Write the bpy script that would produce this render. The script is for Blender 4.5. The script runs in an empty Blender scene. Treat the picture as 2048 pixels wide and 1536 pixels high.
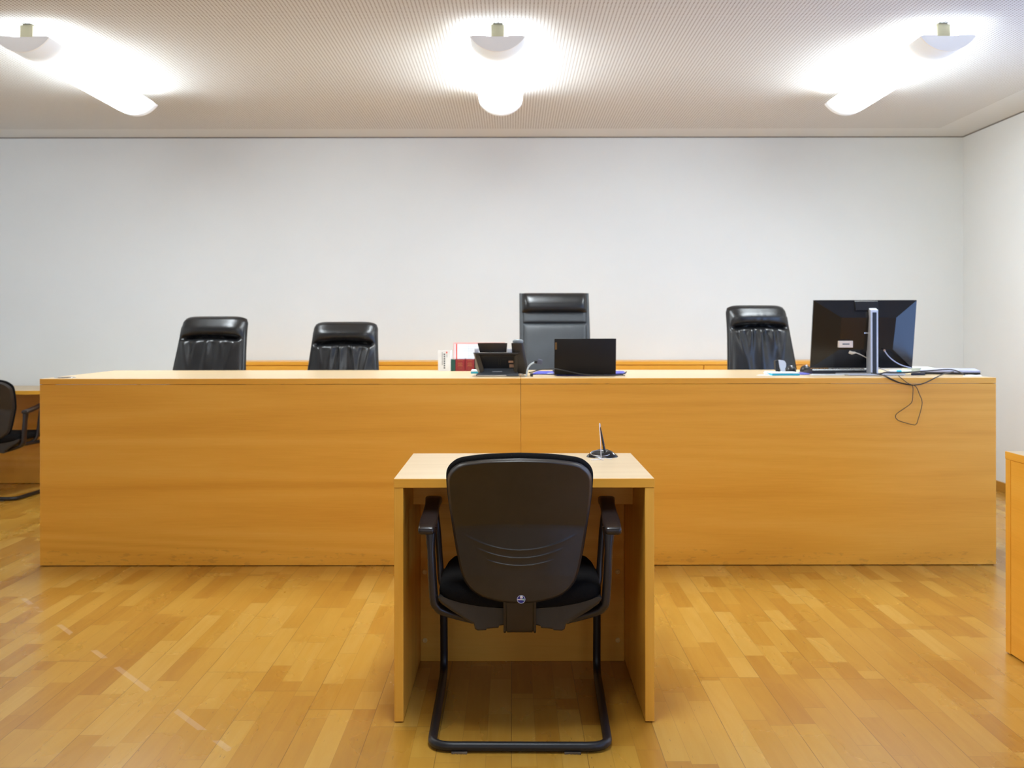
import bpy, bmesh, math, random
from mathutils import Vector, Matrix

# ------------------------------------------------------------------ camera, world, exposure
H = 1.202          # eye height
F = 2048.0         # focal length in pixels of the 2048 px wide frame
HY = 652.0         # horizon row
SC = bpy.context.scene
COL = SC.collection
cam_d = bpy.data.cameras.new('camera'); cam = bpy.data.objects.new('camera', cam_d); COL.objects.link(cam)
cam_d.sensor_width = 36.0; cam_d.lens = 36.0 * F / 2048
cam_d.shift_y = -(768 - HY) / 2048
cam_d.clip_start = 0.05
cam_d.dof.use_dof = True; cam_d.dof.focus_distance = 3.0; cam_d.dof.aperture_fstop = 5.6
cam.location = (0, 0, H); cam.rotation_euler = (math.radians(90), 0.0012, 0)
SC.camera = cam
SC.view_settings.view_transform = 'Standard'; SC.view_settings.look = 'None'
SC.view_settings.gamma = 1.0; SC.view_settings.exposure = 0.72
SC.view_settings.use_curve_mapping = False
w = bpy.data.worlds.new('world'); SC.world = w; w.use_nodes = True
w.node_tree.nodes['Background'].inputs[0].default_value = (0.55, 0.7, 1.0, 1)
w.node_tree.nodes['Background'].inputs[1].default_value = 0.05

LAMP = 30.0        # radiance of the lit diffusers
TUBE = 14.0       # radiance of the bare tubes above them
UPLIGHT = 2.4      # watts thrown up by the tubes of one lamp
WIN_W = 27.0       # daylight through each window, watts

def area(name, loc, rot, sx, sy, watts, col):
    l = bpy.data.lights.new(name, 'AREA'); l.shape = 'RECTANGLE'; l.size = sx; l.size_y = sy
    l.energy = watts; l.color = col
    o = bpy.data.objects.new(name, l); COL.objects.link(o); o.location = loc; o.rotation_euler = rot
    return o
R = math.radians
XL, XR, YB, YF, ZC = -4.75, 3.54, -4.2, 8.03, 2.684
RIGHT_WINDOWS = [(-1.9, -0.3), (0.8, 2.4), (3.5, 5.1)]
BACK_WINDOWS = [(-3.7, -2.1), (-1.5, .1), (0.7, 2.3)]
for (a, b) in RIGHT_WINDOWS:
    area('window_daylight', (XR + 0.06, (a + b) / 2, 1.31), (0, R(90), 0), 1.95, b - a - .1, WIN_W, (0.32, 0.52, 1.0))
for (a, b) in BACK_WINDOWS:
    area('window_daylight', ((a + b) / 2, YB - 0.06, 1.62), (R(90), 0, 0), b - a - .1, 1.35, 9.0, (0.85, 0.92, 1.0))

# ------------------------------------------------------------------ object helpers
def thing(name, label, cat, loc=(0, 0, 0), rotz=0.0, group=None):
    o = bpy.data.objects.new(name, None); COL.objects.link(o); o.empty_display_size = 0.1
    o.location = loc; o.rotation_euler = (0, 0, rotz)
    o['label'] = label; o['category'] = cat
    if group: o['group'] = group
    return o
def tag(o, label, cat, group=None):
    o['label'] = label; o['category'] = cat
    if group: o['group'] = group
    return o
def obj(name, bm, mats, parent=None, smooth=35, label=None, world=False, rot=None):
    """link bm as one mesh object; world=True: vertices are given in world space"""
    if world:
        if parent is not None:
            p = parent; off = Vector((0, 0, 0))
            while p is not None: off += p.location; p = p.parent
            bmesh.ops.translate(bm, verts=bm.verts, vec=-off)
        else:
            lo = [min(v.co[k] for v in bm.verts) for k in range(3)]; hi = [max(v.co[k] for v in bm.verts) for k in range(3)]
            org = Vector(((lo[0] + hi[0]) / 2, (lo[1] + hi[1]) / 2, lo[2]))
            bmesh.ops.translate(bm, verts=bm.verts, vec=-org)
    bmesh.ops.recalc_face_normals(bm, faces=bm.faces)
    me = bpy.data.meshes.new(name); bm.to_mesh(me); bm.free()
    for m in (mats if isinstance(mats, (list, tuple)) else [mats]): me.materials.append(m)
    if smooth:
        for p in me.polygons: p.use_smooth = True
        me.set_sharp_from_angle(angle=R(smooth))
    o = bpy.data.objects.new(name, me); COL.objects.link(o)
    if parent is not None: o.parent = parent
    elif world: o.location = org
    if label: o['label'] = label
    return o
def struct(name, bm, mats, smooth=0):
    o = obj(name, bm, mats, None, smooth); o['kind'] = 'structure'; return o
def copy_tree(o, parent=None):
    c = o.copy(); COL.objects.link(c); c.parent = parent
    for ch in list(o.children): copy_tree(ch, c)
    return c

# ------------------------------------------------------------------ mesh helpers
def B(): return bmesh.new()
def merge(dst, src, mi=0):
    vm = {v: dst.verts.new(v.co) for v in src.verts}
    for f in src.faces:
        try: nf = dst.faces.new([vm[v] for v in f.verts]); nf.material_index = mi if mi is not None else f.material_index
        except ValueError: pass
    src.free(); return dst
def box(bm, x0, x1, y0, y1, z0, z1, r=0.0, seg=2, mi=0, mtx=None):
    t = bmesh.new(); bmesh.ops.create_cube(t, size=1.0)
    for v in t.verts:
        v.co = Vector(((x0 + x1) / 2 + v.co.x * (x1 - x0), (y0 + y1) / 2 + v.co.y * (y1 - y0), (z0 + z1) / 2 + v.co.z * (z1 - z0)))
    if r > 0:
        bmesh.ops.bevel(t, geom=list(t.edges), offset=r, segments=seg, affect='EDGES', profile=0.5)
    if mtx is not None: bmesh.ops.transform(t, matrix=mtx, verts=t.verts)
    return merge(bm, t, mi)
def tube(bm, pts, r, n=12, closed=False, cap=True, mi=0, flat=1.0, up=None):
    pts = [Vector(p) for p in pts]; m = len(pts)
    rr = r if isinstance(r, (list, tuple)) else [r] * m
    tans = []
    for i in range(m):
        a = pts[(i - 1) % m] if (closed or i > 0) else pts[i]; b = pts[(i + 1) % m] if (closed or i < m - 1) else pts[i]
        tans.append((b - a).normalized())
    u = Vector(up) if up else (Vector((0, 0, 1)) if abs(tans[0].z) < .9 else Vector((1, 0, 0)))
    rings = []
    for i in range(m):
        t = tans[i]
        if up: u = Vector(up)
        u = (u - t * u.dot(t)).normalized(); s = t.cross(u)
        rings.append([bm.verts.new(pts[i] + (u * math.cos(2 * math.pi * k / n) * flat + s * math.sin(2 * math.pi * k / n)) * rr[i]) for k in range(n)])
    for i in range(m if closed else m - 1):
        a, b = rings[i], rings[(i + 1) % m]
        for k in range(n):
            f = bm.faces.new((a[k], a[(k + 1) % n], b[(k + 1) % n], b[k])); f.material_index = mi
    if cap and not closed:
        f = bm.faces.new(rings[0]); f.material_index = mi
        f = bm.faces.new(list(reversed(rings[-1]))); f.material_index = mi
    return bm
def fillet(pts, rad, seg=6, closed=False):
    pts = [Vector(p) for p in pts]; n = len(pts); out = []
    for i, p in enumerate(pts):
        if not closed and i in (0, n - 1): out.append(p); continue
        a = pts[(i - 1) % n] - p; b = pts[(i + 1) % n] - p
        r = rad[i] if isinstance(rad, (list, tuple)) else rad
        d = min(r, a.length * .49, b.length * .49); p0 = p + a.normalized() * d; p1 = p + b.normalized() * d
        for k in range(seg + 1):
            t = k / seg; out.append(p0 * (1 - t) ** 2 + p * 2 * t * (1 - t) + p1 * t * t)
    return out
def catmull(pts, per=8, closed=False):
    pts = [Vector(p) for p in pts]; n = len(pts); out = []
    for i in range(n if closed else n - 1):
        g = lambda j: pts[j % n] if closed else pts[max(0, min(n - 1, j))]
        p0, p1, p2, p3 = g(i - 1), g(i), g(i + 1), g(i + 2)
        for k in range(per):
            t = k / per
            out.append(0.5 * ((2 * p1) + (p2 - p0) * t + (2 * p0 - 5 * p1 + 4 * p2 - p3) * t * t + (3 * p1 - p0 - 3 * p2 + p3) * t ** 3))
    if not closed: out.append(pts[-1])
    return out
def prism(bm, poly, axis, a, b, mi=0, r=0.0):
    """poly: 2D points in the two other axes (in xyz order); extruded from a to b along axis"""
    t = bmesh.new()
    def P(p, h): return {'x': (h, p[0], p[1]), 'y': (p[0], h, p[1]), 'z': (p[0], p[1], h)}[axis]
    v0 = [t.verts.new(P(p, a)) for p in poly]; v1 = [t.verts.new(P(p, b)) for p in poly]; n = len(poly)
    t.faces.new(v0); t.faces.new(list(reversed(v1)))
    for i in range(n): t.faces.new((v0[i], v0[(i + 1) % n], v1[(i + 1) % n], v1[i]))
    bmesh.ops.recalc_face_normals(t, faces=t.faces)
    if r: bmesh.ops.bevel(t, geom=list(t.edges), offset=r, segments=2, affect='EDGES')
    return merge(bm, t, mi)
def lathe(bm, prof, n=32, c=(0, 0, 0), mi=0, sx=1.0, sy=1.0):
    rings = []
    for r_, z in prof:
        if r_ < 1e-6: rings.append([bm.verts.new((c[0], c[1], c[2] + z))])
        else: rings.append([bm.verts.new((c[0] + sx * r_ * math.cos(2 * math.pi * k / n), c[1] + sy * r_ * math.sin(2 * math.pi * k / n), c[2] + z)) for k in range(n)])
    for a, b in zip(rings, rings[1:]):
        for k in range(n):
            k2 = (k + 1) % n
            vs = [a[0] if len(a) == 1 else a[k], a[0] if len(a) == 1 else a[k2], b[0] if len(b) == 1 else b[k2], b[0] if len(b) == 1 else b[k]]
            vs = list(dict.fromkeys(vs))
            if len(vs) > 2: bm.faces.new(vs).material_index = mi
    for rg, rev in ((rings[0], 1), (rings[-1], 0)):
        if len(rg) > 1: bm.faces.new(rg if not rev else list(reversed(rg))).material_index = mi
    return bm
def loft(bm, secs, cap=True, mi=0):
    rings = [[bm.verts.new(p) for p in s] for s in secs]; n = len(rings[0])
    for a, b in zip(rings, rings[1:]):
        for k in range(n): bm.faces.new((a[k], a[(k + 1) % n], b[(k + 1) % n], b[k])).material_index = mi
    if cap:
        bm.faces.new(list(reversed(rings[0]))).material_index = mi; bm.faces.new(rings[-1]).material_index = mi
    return bm
def radial_pad(bm, outline, front, back, rings=40, power=1.0, mi=0, back_rings=None):
    """closed pad: outline = list of (x, z); front/back(x, z, s) -> y, s = 0 centre .. 1 rim"""
    n = len(outline); cx = sum(p[0] for p in outline) / n; cz = sum(p[1] for p in outline) / n
    def sheet(fn, rings):
        c = bm.verts.new((cx, fn(cx, cz, 0), cz)); rs = []
        for j in range(1, rings + 1):
            s = (j / rings) ** power
            rs.append([bm.verts.new((cx + (x - cx) * s, fn(cx + (x - cx) * s, cz + (z - cz) * s, s), cz + (z - cz) * s)) for x, z in outline])
        for k in range(n): bm.faces.new((c, rs[0][k], rs[0][(k + 1) % n])).material_index = mi
        for a, b in zip(rs, rs[1:]):
            for k in range(n): bm.faces.new((a[k], b[k], b[(k + 1) % n], a[(k + 1) % n])).material_index = mi
        return rs[-1]
    a = sheet(front, rings); b = sheet(back, back_rings or rings)
    for k in range(n): bm.faces.new((a[k], b[k], b[(k + 1) % n], a[(k + 1) % n])).material_index = mi
    return bm
def lerp_tab(t, tab):
    if t <= tab[0][0]: return tab[0][1]
    for (a, va), (b, vb) in zip(tab, tab[1:]):
        if t <= b: return va + (vb - va) * (t - a) / (b - a)
    return tab[-1][1]
def sm(t): t = max(0, min(1, t)); return t * t * (3 - 2 * t)

# ------------------------------------------------------------------ materials
class N:
    def __init__(s, name):
        s.mat = bpy.data.materials.new(name); s.mat.use_nodes = True; s.t = s.mat.node_tree
        s.p = s.t.nodes['Principled BSDF']; s.tc = s.t.nodes.new('ShaderNodeTexCoord').outputs['Object']
    def new(s, ty, **kw):
        n = s.t.nodes.new(ty)
        for k, v in kw.items(): setattr(n, k, v)
        return n
    def put(s, sock, v):
        if hasattr(v, 'links') or isinstance(v, bpy.types.NodeSocket): s.t.links.new(v, sock)
        else: sock.default_value = v
    def m(s, op, a, b=None, c=None):
        n = s.new('ShaderNodeMath', operation=op); s.put(n.inputs[0], a)
        if b is not None: s.put(n.inputs[1], b)
        if c is not None: s.put(n.inputs[2], c)
        return n.outputs[0]
    def sep(s, v=None): n = s.new('ShaderNodeSeparateXYZ'); s.put(n.inputs[0], v if v is not None else s.tc); return n.outputs
    def comb(s, x, y, z):
        n = s.new('ShaderNodeCombineXYZ'); s.put(n.inputs[0], x); s.put(n.inputs[1], y); s.put(n.inputs[2], z); return n.outputs[0]
    def scale(s, v, sc):
        n = s.new('ShaderNodeMapping'); s.put(n.inputs['Vector'], v); n.inputs['Scale'].default_value = sc; return n.outputs[0]
    def noise(s, v, sc=1.0, det=3.0, rough=.5, dist=0.0):
        n = s.new('ShaderNodeTexNoise'); s.put(n.inputs['Vector'], v); n.inputs['Scale'].default_value = sc
        n.inputs['Detail'].default_value = det; n.inputs['Roughness'].default_value = rough; n.inputs['Distortion'].default_value = dist
        return n.outputs[0]
    def white(s, v): n = s.new('ShaderNodeTexWhiteNoise', noise_dimensions='3D'); s.put(n.inputs['Vector'], v); return n.outputs[0]
    def ramp(s, f, stops):
        n = s.new('ShaderNodeValToRGB'); s.put(n.inputs[0], f); e = n.color_ramp.elements
        while len(e) < len(stops): e.new(.5)
        for el, (p, c) in zip(e, stops): el.position = p; el.color = (*c, 1) if len(c) == 3 else c
        return n.outputs[0]
    def mix(s, f, a, b, mode='MIX'):
        n = s.new('ShaderNodeMix', data_type='RGBA', blend_type=mode); s.put(n.inputs[0], f)
        s.put(n.inputs[6], a if not isinstance(a, tuple) else (*a[:3], 1)); s.put(n.inputs[7], b if not isinstance(b, tuple) else (*b[:3], 1)); return n.outputs[2]
    def bump(s, h, st=.2, dist=.01):
        n = s.new('ShaderNodeBump'); s.put(n.inputs['Height'], h); n.inputs['Strength'].default_value = st; n.inputs['Distance'].default_value = dist
        s.t.links.new(n.outputs[0], s.p.inputs['Normal'])
    def set(s, col=None, rough=None, metal=None, spec=None, emit=None, es=None, coat=None):
        if col is not None: s.put(s.p.inputs['Base Color'], (*col, 1) if isinstance(col, tuple) else col)
        if rough is not None: s.put(s.p.inputs['Roughness'], rough)
        if metal is not None: s.p.inputs['Metallic'].default_value = metal
        if spec is not None: s.p.inputs['Specular IOR Level'].default_value = spec
        if emit is not None: s.put(s.p.inputs['Emission Color'], (*emit, 1)); s.p.inputs['Emission Strength'].default_value = es
        if coat is not None: s.p.inputs['Coat Weight'].default_value = coat; s.p.inputs['Coat Roughness'].default_value = .15
        return s.mat
def plain(name, col, rough=.5, metal=0.0, spec=None, var=.06):
    n = N(name); f = n.noise(n.tc, 14.0, 3)
    a = tuple(min(1, c * (1 - var)) for c in col); b = tuple(min(1, c * (1 + var)) for c in col)
    return n.set(n.ramp(f, [(.3, a), (.7, b)]), rough, metal, spec)

WOOD_D, WOOD_M, WOOD_L = (.76, .345, .030), (.85, .415, .046), (.90, .475, .070)
def wood(name, axis, tint=1.0, rough=.38, seed=0.0, cols=(WOOD_D, WOOD_M, WOOD_L), worn=False):
    n = N(name); s = {'x': (.42, 1, 7.5), 'y': (7.5, .42, 7.5), 'z': (7.5, 7.5, .42)}[axis]
    if axis == 'x': s = (.42, 7.5, 7.5)
    o = n.new('ShaderNodeObjectInfo')
    mp = n.new('ShaderNodeMapping'); n.put(mp.inputs['Vector'], n.tc); mp.inputs['Scale'].default_value = s; mp.inputs['Location'].default_value = (seed, seed * .7, seed * 1.3)
    v = mp.outputs[0]
    n1 = n.noise(v, 1.0, 4, .55, .8)
    big = n.noise(v, .30, 1, .5, .25)
    ring = n.m('MULTIPLY_ADD', n.m('SINE', n.m('MULTIPLY', big, 85.0)), .5, .5)
    amp = n.m('MULTIPLY', n.noise(v, .55, 1), n.noise(v, .21, 1)); ring = n.m('MULTIPLY_ADD', n.m('SUBTRACT', ring, .5), n.m('MULTIPLY', amp, 3.2), .5)
    s2 = {'x': (6, 260, 260), 'y': (260, 6, 260), 'z': (260, 260, 6)}[axis]
    fib = n.noise(n.scale(n.tc, s2), 1.0, 2, .5)
    f = n.m('ADD', n.m('ADD', n.m('MULTIPLY', n1, .56), n.m('MULTIPLY', ring, .17)), n.m('MULTIPLY', fib, .27))
    c = n.ramp(f, [(.30, tuple(x * tint for x in cols[0])), (.52, tuple(x * tint for x in cols[1])), (.74, tuple(x * tint for x in cols[2]))])
    if worn:   # scuffs along the foot of the panel
        z = n.sep()[2]
        sc = n.m('MULTIPLY', n.m('GREATER_THAN', n.noise(n.scale(n.tc, (16, 60, 60)), 1.0, 3, .6), .60), n.m('LESS_THAN', n.m('ADD', z, n.m('MULTIPLY', n.noise(n.tc, 3.0, 2), .14)), .15))
        c = n.mix(n.m('MULTIPLY', sc, .17), c, (.16, .07, .02))
    n.bump(fib, .03, .002)
    return n.set(c, rough, spec=.45)
M = {}
M['wood_x'] = wood('beech veneer horizontal', 'x')
M['wood_x2'] = wood('beech veneer horizontal b', 'x', seed=3.7)
M['front_a'] = wood('beech bench front', 'x', seed=1.9, worn=True)
M['front_b'] = wood('beech bench front b', 'x', seed=5.3, worn=True)
M['wood_z'] = wood('beech veneer upright', 'z')
M['wood_y'] = wood('beech veneer lengthwise', 'y')
TOPC = ((.60, .43, .235), (.65, .48, .275), (.70, .535, .325))  # paler colours for the horizontal top faces
M['top_x'] = wood('paler beech top', 'x', rough=.33, cols=TOPC)
M['top_y'] = wood('paler beech top lengthwise', 'y', rough=.33, cols=TOPC)

def floor_mat():
    n = N('beech strip parquet'); x, y, z = n.sep()
    W = .0707
    u = n.m('DIVIDE', n.m('ADD', x, .0035), W); sid = n.m('FLOOR', u); fu = n.m('FRACT', u)
    rs = n.white(n.comb(sid, 3.1, 0.0))
    # blocks of three strips form a board; board ends run across the three
    bid = n.m('FLOOR', n.m('DIVIDE', sid, 3.0)); rb = n.white(n.comb(bid, 9.4, 2.0))
    v = n.m('ADD', n.m('DIVIDE', y, .40), n.m('MULTIPLY', rs, 17.0))
    v = n.m('ADD', v, n.m('MULTIPLY', n.m('SINE', n.m('ADD', n.m('MULTIPLY', v, 2.2), n.m('MULTIPLY', rs, 40.0))), .22))
    vid = n.m('FLOOR', v); fv = n.m('FRACT', v)
    vb = n.m('ADD', n.m('DIVIDE', y, 2.2), n.m('MULTIPLY', rb, 5.0)); fvb = n.m('FRACT', vb); vbid = n.m('FLOOR', vb)
    rid = n.white(n.comb(sid, vid, vbid)); rid2 = n.white(n.comb(vid, sid, n.m('ADD', vbid, 7.0)))
    off = n.m('MULTIPLY', rid, 30.0)
    gv = n.comb(n.m('ADD', n.m('MULTIPLY', x, 22.0), off), n.m('ADD', n.m('MULTIPLY', y, 2.2), off), n.m('MULTIPLY', rid2, 9.0))
    g1 = n.noise(gv, 1.0, 4, .55, 1.2)
    ring = n.m('MULTIPLY_ADD', n.m('SINE', n.m('MULTIPLY', n.noise(gv, .45, 1, .5, .3), 42.0)), .5, .5)
    fib = n.noise(n.comb(n.m('MULTIPLY', x, 120.0), n.m('MULTIPLY', y, 5.0), off), 1.0, 2)
    f = n.m('ADD', n.m('MULTIPLY', rid, .58), n.m('ADD', n.m('MULTIPLY', g1, .30), n.m('ADD', n.m('MULTIPLY', ring, .06), n.m('MULTIPLY', fib, .13))))
    c = n.ramp(f, [(.12, (.38, .160, .017)), (.42, (.475, .230, .027)), (.70, (.535, .285, .042)), (.95, (.59, .345, .075))])
    # seams
    e = n.m('MINIMUM', fu, n.m('SUBTRACT', 1.0, fu)); seam = n.m('LESS_THAN', e, .010)
    u3 = n.m('FRACT', n.m('DIVIDE', sid, 3.0)); isb = n.m('LESS_THAN', u3, .1)
    bseam = n.m('MULTIPLY', n.m('LESS_THAN', fu, .022), isb)
    ev = n.m('LESS_THAN', n.m('MINIMUM', fv, n.m('SUBTRACT', 1.0, fv)), .0022)
    evb = n.m('LESS_THAN', n.m('MINIMUM', fvb, n.m('SUBTRACT', 1.0, fvb)), .0008)
    c = n.mix(n.m('MULTIPLY', seam, .35), c, (.20, .085, .02))
    c = n.mix(n.m('MULTIPLY', ev, .35), c, (.20, .085, .02))
    c = n.mix(n.m('MULTIPLY', n.m('MAXIMUM', bseam, n.m('MULTIPLY', evb, .6)), .62), c, (.10, .045, .015))
    # scuffs and small dark dents
    def marks(sc, rot, th, loc):
        mp = n.new('ShaderNodeMapping'); n.put(mp.inputs['Vector'], n.tc); mp.inputs['Rotation'].default_value = (0, 0, rot)
        mp.inputs['Location'].default_value = loc; mp.inputs['Scale'].default_value = sc
        return n.m('GREATER_THAN', n.noise(mp.outputs[0], 1.0, 2, .5, .3), th)
    mk = n.m('MAXIMUM', marks((150, 13, 1), .6, .735, (0, 0, 0)), marks((150, 12, 1), -1.0, .74, (4, 2, 1)))
    patch = n.m('MULTIPLY', n.m('GREATER_THAN', n.noise(n.tc, .9, 1), .48), mk)
    c = n.mix(n.m('MULTIPLY', patch, .55), c, (.13, .07, .04))
    dl = n.m('ABSOLUTE', n.m('ADD', n.m('MULTIPLY', n.m('ADD', x, 1.93), .766), n.m('MULTIPLY', n.m('SUBTRACT', y, 4.25), .642)))
    tape = n.m('MULTIPLY', n.m('LESS_THAN', dl, .011), n.m('MULTIPLY', n.m('GREATER_THAN', n.noise(n.scale(n.tc, (5, 5, 1)), 1.0, 3), .50), n.m('LESS_THAN', x, -.80)))
    c = n.mix(n.m('MULTIPLY', tape, .18), c, (.80, .66, .52))
    dots = n.m('GREATER_THAN', n.noise(n.scale(n.tc, (90, 60, 1)), 1.0, 2, .6), .83)
    c = n.mix(n.m('MULTIPLY', dots, .6), c, (.06, .03, .02))
    rough = n.m('MULTIPLY_ADD', n.noise(n.scale(n.tc, (3, 1.4, 1)), 1.0, 4), .16, .20)
    h = n.m('SUBTRACT', 1.0, n.m('MAXIMUM', seam, bseam)); n.bump(h, .12, .001)
    return n.set(c, rough, spec=.5)
M['floor'] = floor_mat()

def ceiling_mat():
    n = N('perforated plaster ceiling'); x, y, z = n.sep(); P = .0188
    fx = n.m('SUBTRACT', n.m('FRACT', n.m('DIVIDE', x, P)), .5); fy = n.m('SUBTRACT', n.m('FRACT', n.m('DIVIDE', y, P)), .5)
    d = n.m('SQRT', n.m('ADD', n.m('MULTIPLY', fx, fx), n.m('MULTIPLY', fy, fy)))
    hole = n.m('LESS_THAN', d, .215)
    inx = n.m('MULTIPLY', n.m('LESS_THAN', x, XR - .32), n.m('GREATER_THAN', x, XL + .32)); iny = n.m('LESS_THAN', y, YF - .34)
    hole = n.m('MULTIPLY', hole, n.m('MULTIPLY', inx, iny))
    return n.set(n.mix(hole, (.755, .765, .76), (.20, .155, .12)), .85, spec=.2)
M['ceiling'] = ceiling_mat()
def wall_mat():
    n = N('painted plaster wall'); f = n.noise(n.tc, 1.3, 4); g = n.noise(n.tc, 90, 2)
    c = n.ramp(f, [(.3, (.785, .81, .805)), (.7, (.815, .84, .835))])
    n.bump(g, .05, .002); return n.set(c, .75, spec=.25)
M['wall'] = wall_mat()
M['shade_line'] = plain('painted shadow grey', (.20, .18, .16), .8)  # shade as a colour, for the line where walls meet ceiling
M['base'] = wood('skirting beech', 'y', tint=.55)
def fabric(name, col):
    n = N(name); v = n.new('ShaderNodeTexVoronoi'); v.inputs['Scale'].default_value = 420; n.put(v.inputs['Vector'], n.tc)
    lint = n.m('GREATER_THAN', n.noise(n.tc, 300, 2), .74)
    c = n.mix(n.m('MULTIPLY', lint, .25), col, (.10, .09, .08)); n.bump(v.outputs[0], .35, .002)
    n.p.inputs['Sheen Weight'].default_value = .0
    return n.set(c, .95, spec=.15)
M['fabric'] = fabric('black wool fabric', (.006, .0055, .0055))
def plastic(name, col, rough, bump=.12):
    n = N(name); g = n.noise(n.tc, 900, 2); s = n.noise(n.tc, 9, 5, .65)
    c = n.ramp(s, [(.35, col), (.75, tuple(x * 1.35 for x in col))])
    n.bump(g, bump, .0008); return n.set(c, n.m('MULTIPLY_ADD', s, .12, rough - .06), spec=.5)
M['shell'] = plastic('dark moulded plastic', (.024, .019, .015), .42)
M['armp'] = plastic('dark smooth plastic', (.018, .013, .012), .30, .04)
M['black'] = plain('black plastic', (.010, .009, .009), .35)
M['blackm'] = plain('black matt', (.012, .012, .013), .6)
M['tube'] = plain('black painted steel', (.012, .012, .014), .42)
def leather(name, col, rough):
    n = N(name); v = n.new('ShaderNodeTexVoronoi'); v.inputs['Scale'].default_value = 260; n.put(v.inputs['Vector'], n.tc)
    n.bump(v.outputs[0], .12, .001); s = n.noise(n.tc, 6, 4)
    return n.set(n.ramp(s, [(.3, col), (.7, tuple(x * 1.5 for x in col))]), n.m('MULTIPLY_ADD', s, .15, rough - .07), spec=.55)
M['leather'] = leather('black leather', (.0055, .0055, .006), .31)
M['leather_matt'] = leather('grey black leather', (.030, .034, .037), .50)
M['chrome'] = plain('polished aluminium', (.7, .7, .72), .18, 1.0)
M['silver'] = plain('silver plastic', (.62, .63, .66), .35, .3)
M['steel'] = plain('screw brass', (.90, .62, .22), .35)
M['felt'] = plain('brown felt', (.16, .12, .08), .95, var=.4)
M['cream'] = plain('cream plastic block', (.46, .42, .28), .6)
M['white'] = plain('white plastic', (.78, .80, .84), .45)
M['capw'] = N('translucent lamp end cap').set((.80, .80, .79), .5, emit=(1.0, .97, .93), es=.10)  # faint added emission stands in for light shining through the cap
M['hous'] = plain('white lamp housing', (.80, .80, .80), .5)
M['paper'] = plain('white paper', (.85, .86, .86), .7)
M['paperg'] = plain('pale green paper', (.70, .78, .66), .7)
M['cyan'] = plain('cyan card', (.01, .42, .62), .5)
M['blue'] = plain('violet blue card', (.055, .065, .42), .45)
M['red'] = plain('dark red cloth cover', (.30, .015, .022), .5)
M['green'] = plain('dark green cloth cover', (.008, .075, .055), .5)
M['dark'] = plain('dark navy cover', (.012, .014, .03), .5)
M['gold'] = plain('gold lettering', (.50, .24, .07), .4)
M['ink'] = plain('printed ink', (.10, .12, .13), .6)
M['inkl'] = plain('pale ruled line', (.55, .56, .57), .6)
M['redp'] = plain('red print', (.80, .10, .06), .6)
M['pink'] = plain('pink print', (.85, .42, .38), .6)
M['tan'] = plain('tan label', (.60, .36, .24), .6)
M['brownl'] = plain('brown badge', (.16, .085, .025), .4)
M['cable'] = plain('dark cable sheath', (.020, .018, .018), .45)
M['cablev'] = plain('brown cable sheath', (.045, .028, .018), .45)
M['cablew'] = plain('white cable sheath', (.55, .62, .66), .45)
M['cablec'] = plain('cream cable sheath', (.62, .55, .45), .5)
M['lav'] = plain('silver lid', (.55, .57, .72), .35, .2)
M['navy'] = plain('badge blue', (.02, .02, .20), .35)
M['mint'] = plain('badge mint', (.35, .60, .40), .4)
M['string'] = plain('white string', (.75, .72, .75), .8)
M['glossb'] = plain('glossy black plastic', (.010, .010, .012), .16)
M['monb'] = plain('monitor back plastic', (.007, .006, .006), .20)
M['handset'] = plain('handset plastic', (.024, .019, .014), .42)
def glow(name, col, st):
    n = N(name); return n.set((.8, .8, .8), .4, emit=col, es=st)
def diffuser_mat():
    # painted glow: emission fades towards the caps, where the tubes end short
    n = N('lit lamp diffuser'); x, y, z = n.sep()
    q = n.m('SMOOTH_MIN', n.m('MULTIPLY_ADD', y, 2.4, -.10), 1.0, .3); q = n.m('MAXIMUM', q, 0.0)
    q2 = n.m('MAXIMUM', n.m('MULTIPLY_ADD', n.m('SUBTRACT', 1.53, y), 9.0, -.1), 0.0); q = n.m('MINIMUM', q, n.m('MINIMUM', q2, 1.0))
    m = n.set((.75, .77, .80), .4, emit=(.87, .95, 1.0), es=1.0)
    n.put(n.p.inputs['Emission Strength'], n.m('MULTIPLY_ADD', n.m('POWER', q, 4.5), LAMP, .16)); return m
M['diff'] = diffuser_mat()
M['tubeglow'] = glow('lit lamp tube', (.89, .96, 1.0), TUBE)
M['tubeglow'].cycles.emission_sampling = 'NONE'; M['diff'].cycles.emission_sampling = 'FRONT'; M['capw'].cycles.emission_sampling = 'NONE'
def glass():
    n = N('window glass'); m = n.set((1, 1, 1), 0.0, spec=.5); n.p.inputs['Transmission Weight'].default_value = 1; return m
M['glass'] = glass()

# ------------------------------------------------------------------ the room
bm = B(); box(bm, XL, XR, YB, YF, -.1, 0); struct('floor', bm, M['floor'])
bm = B(); box(bm, XL, XR, YB, YF, ZC, ZC + .1); struct('ceiling', bm, M['ceiling'])
bm = B(); box(bm, XL - .15, XR + .15, YF, YF + .15, -.1, ZC + .1); struct('wall_back', bm, M['wall'])
bm = B(); box(bm, XL - .15, XL, YB, YF, -.1, ZC + .1); struct('wall_left', bm, M['wall'])
ZW0, ZW1 = .92, 2.32
def wall_with_windows(name, openings, along, lo, hi, a, b, ZW0=.92, mat=None):
    bm = B()
    def seg(p, q, z0, z1):
        if along == 'y': box(bm, a, b, p, q, z0, z1)
        else: box(bm, p, q, a, b, z0, z1)
    cur = lo
    for (p, q) in openings:
        seg(cur, p, -.1, ZC + .1); seg(p, q, -.1, ZW0); seg(p, q, ZW1, ZC + .1); cur = q
    seg(cur, hi, -.1, ZC + .1)
    struct(name, bm, mat or M['wall'])
wall_with_windows('wall_right', RIGHT_WINDOWS, 'y', YB, YF, XR, XR + .15, .30)
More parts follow.
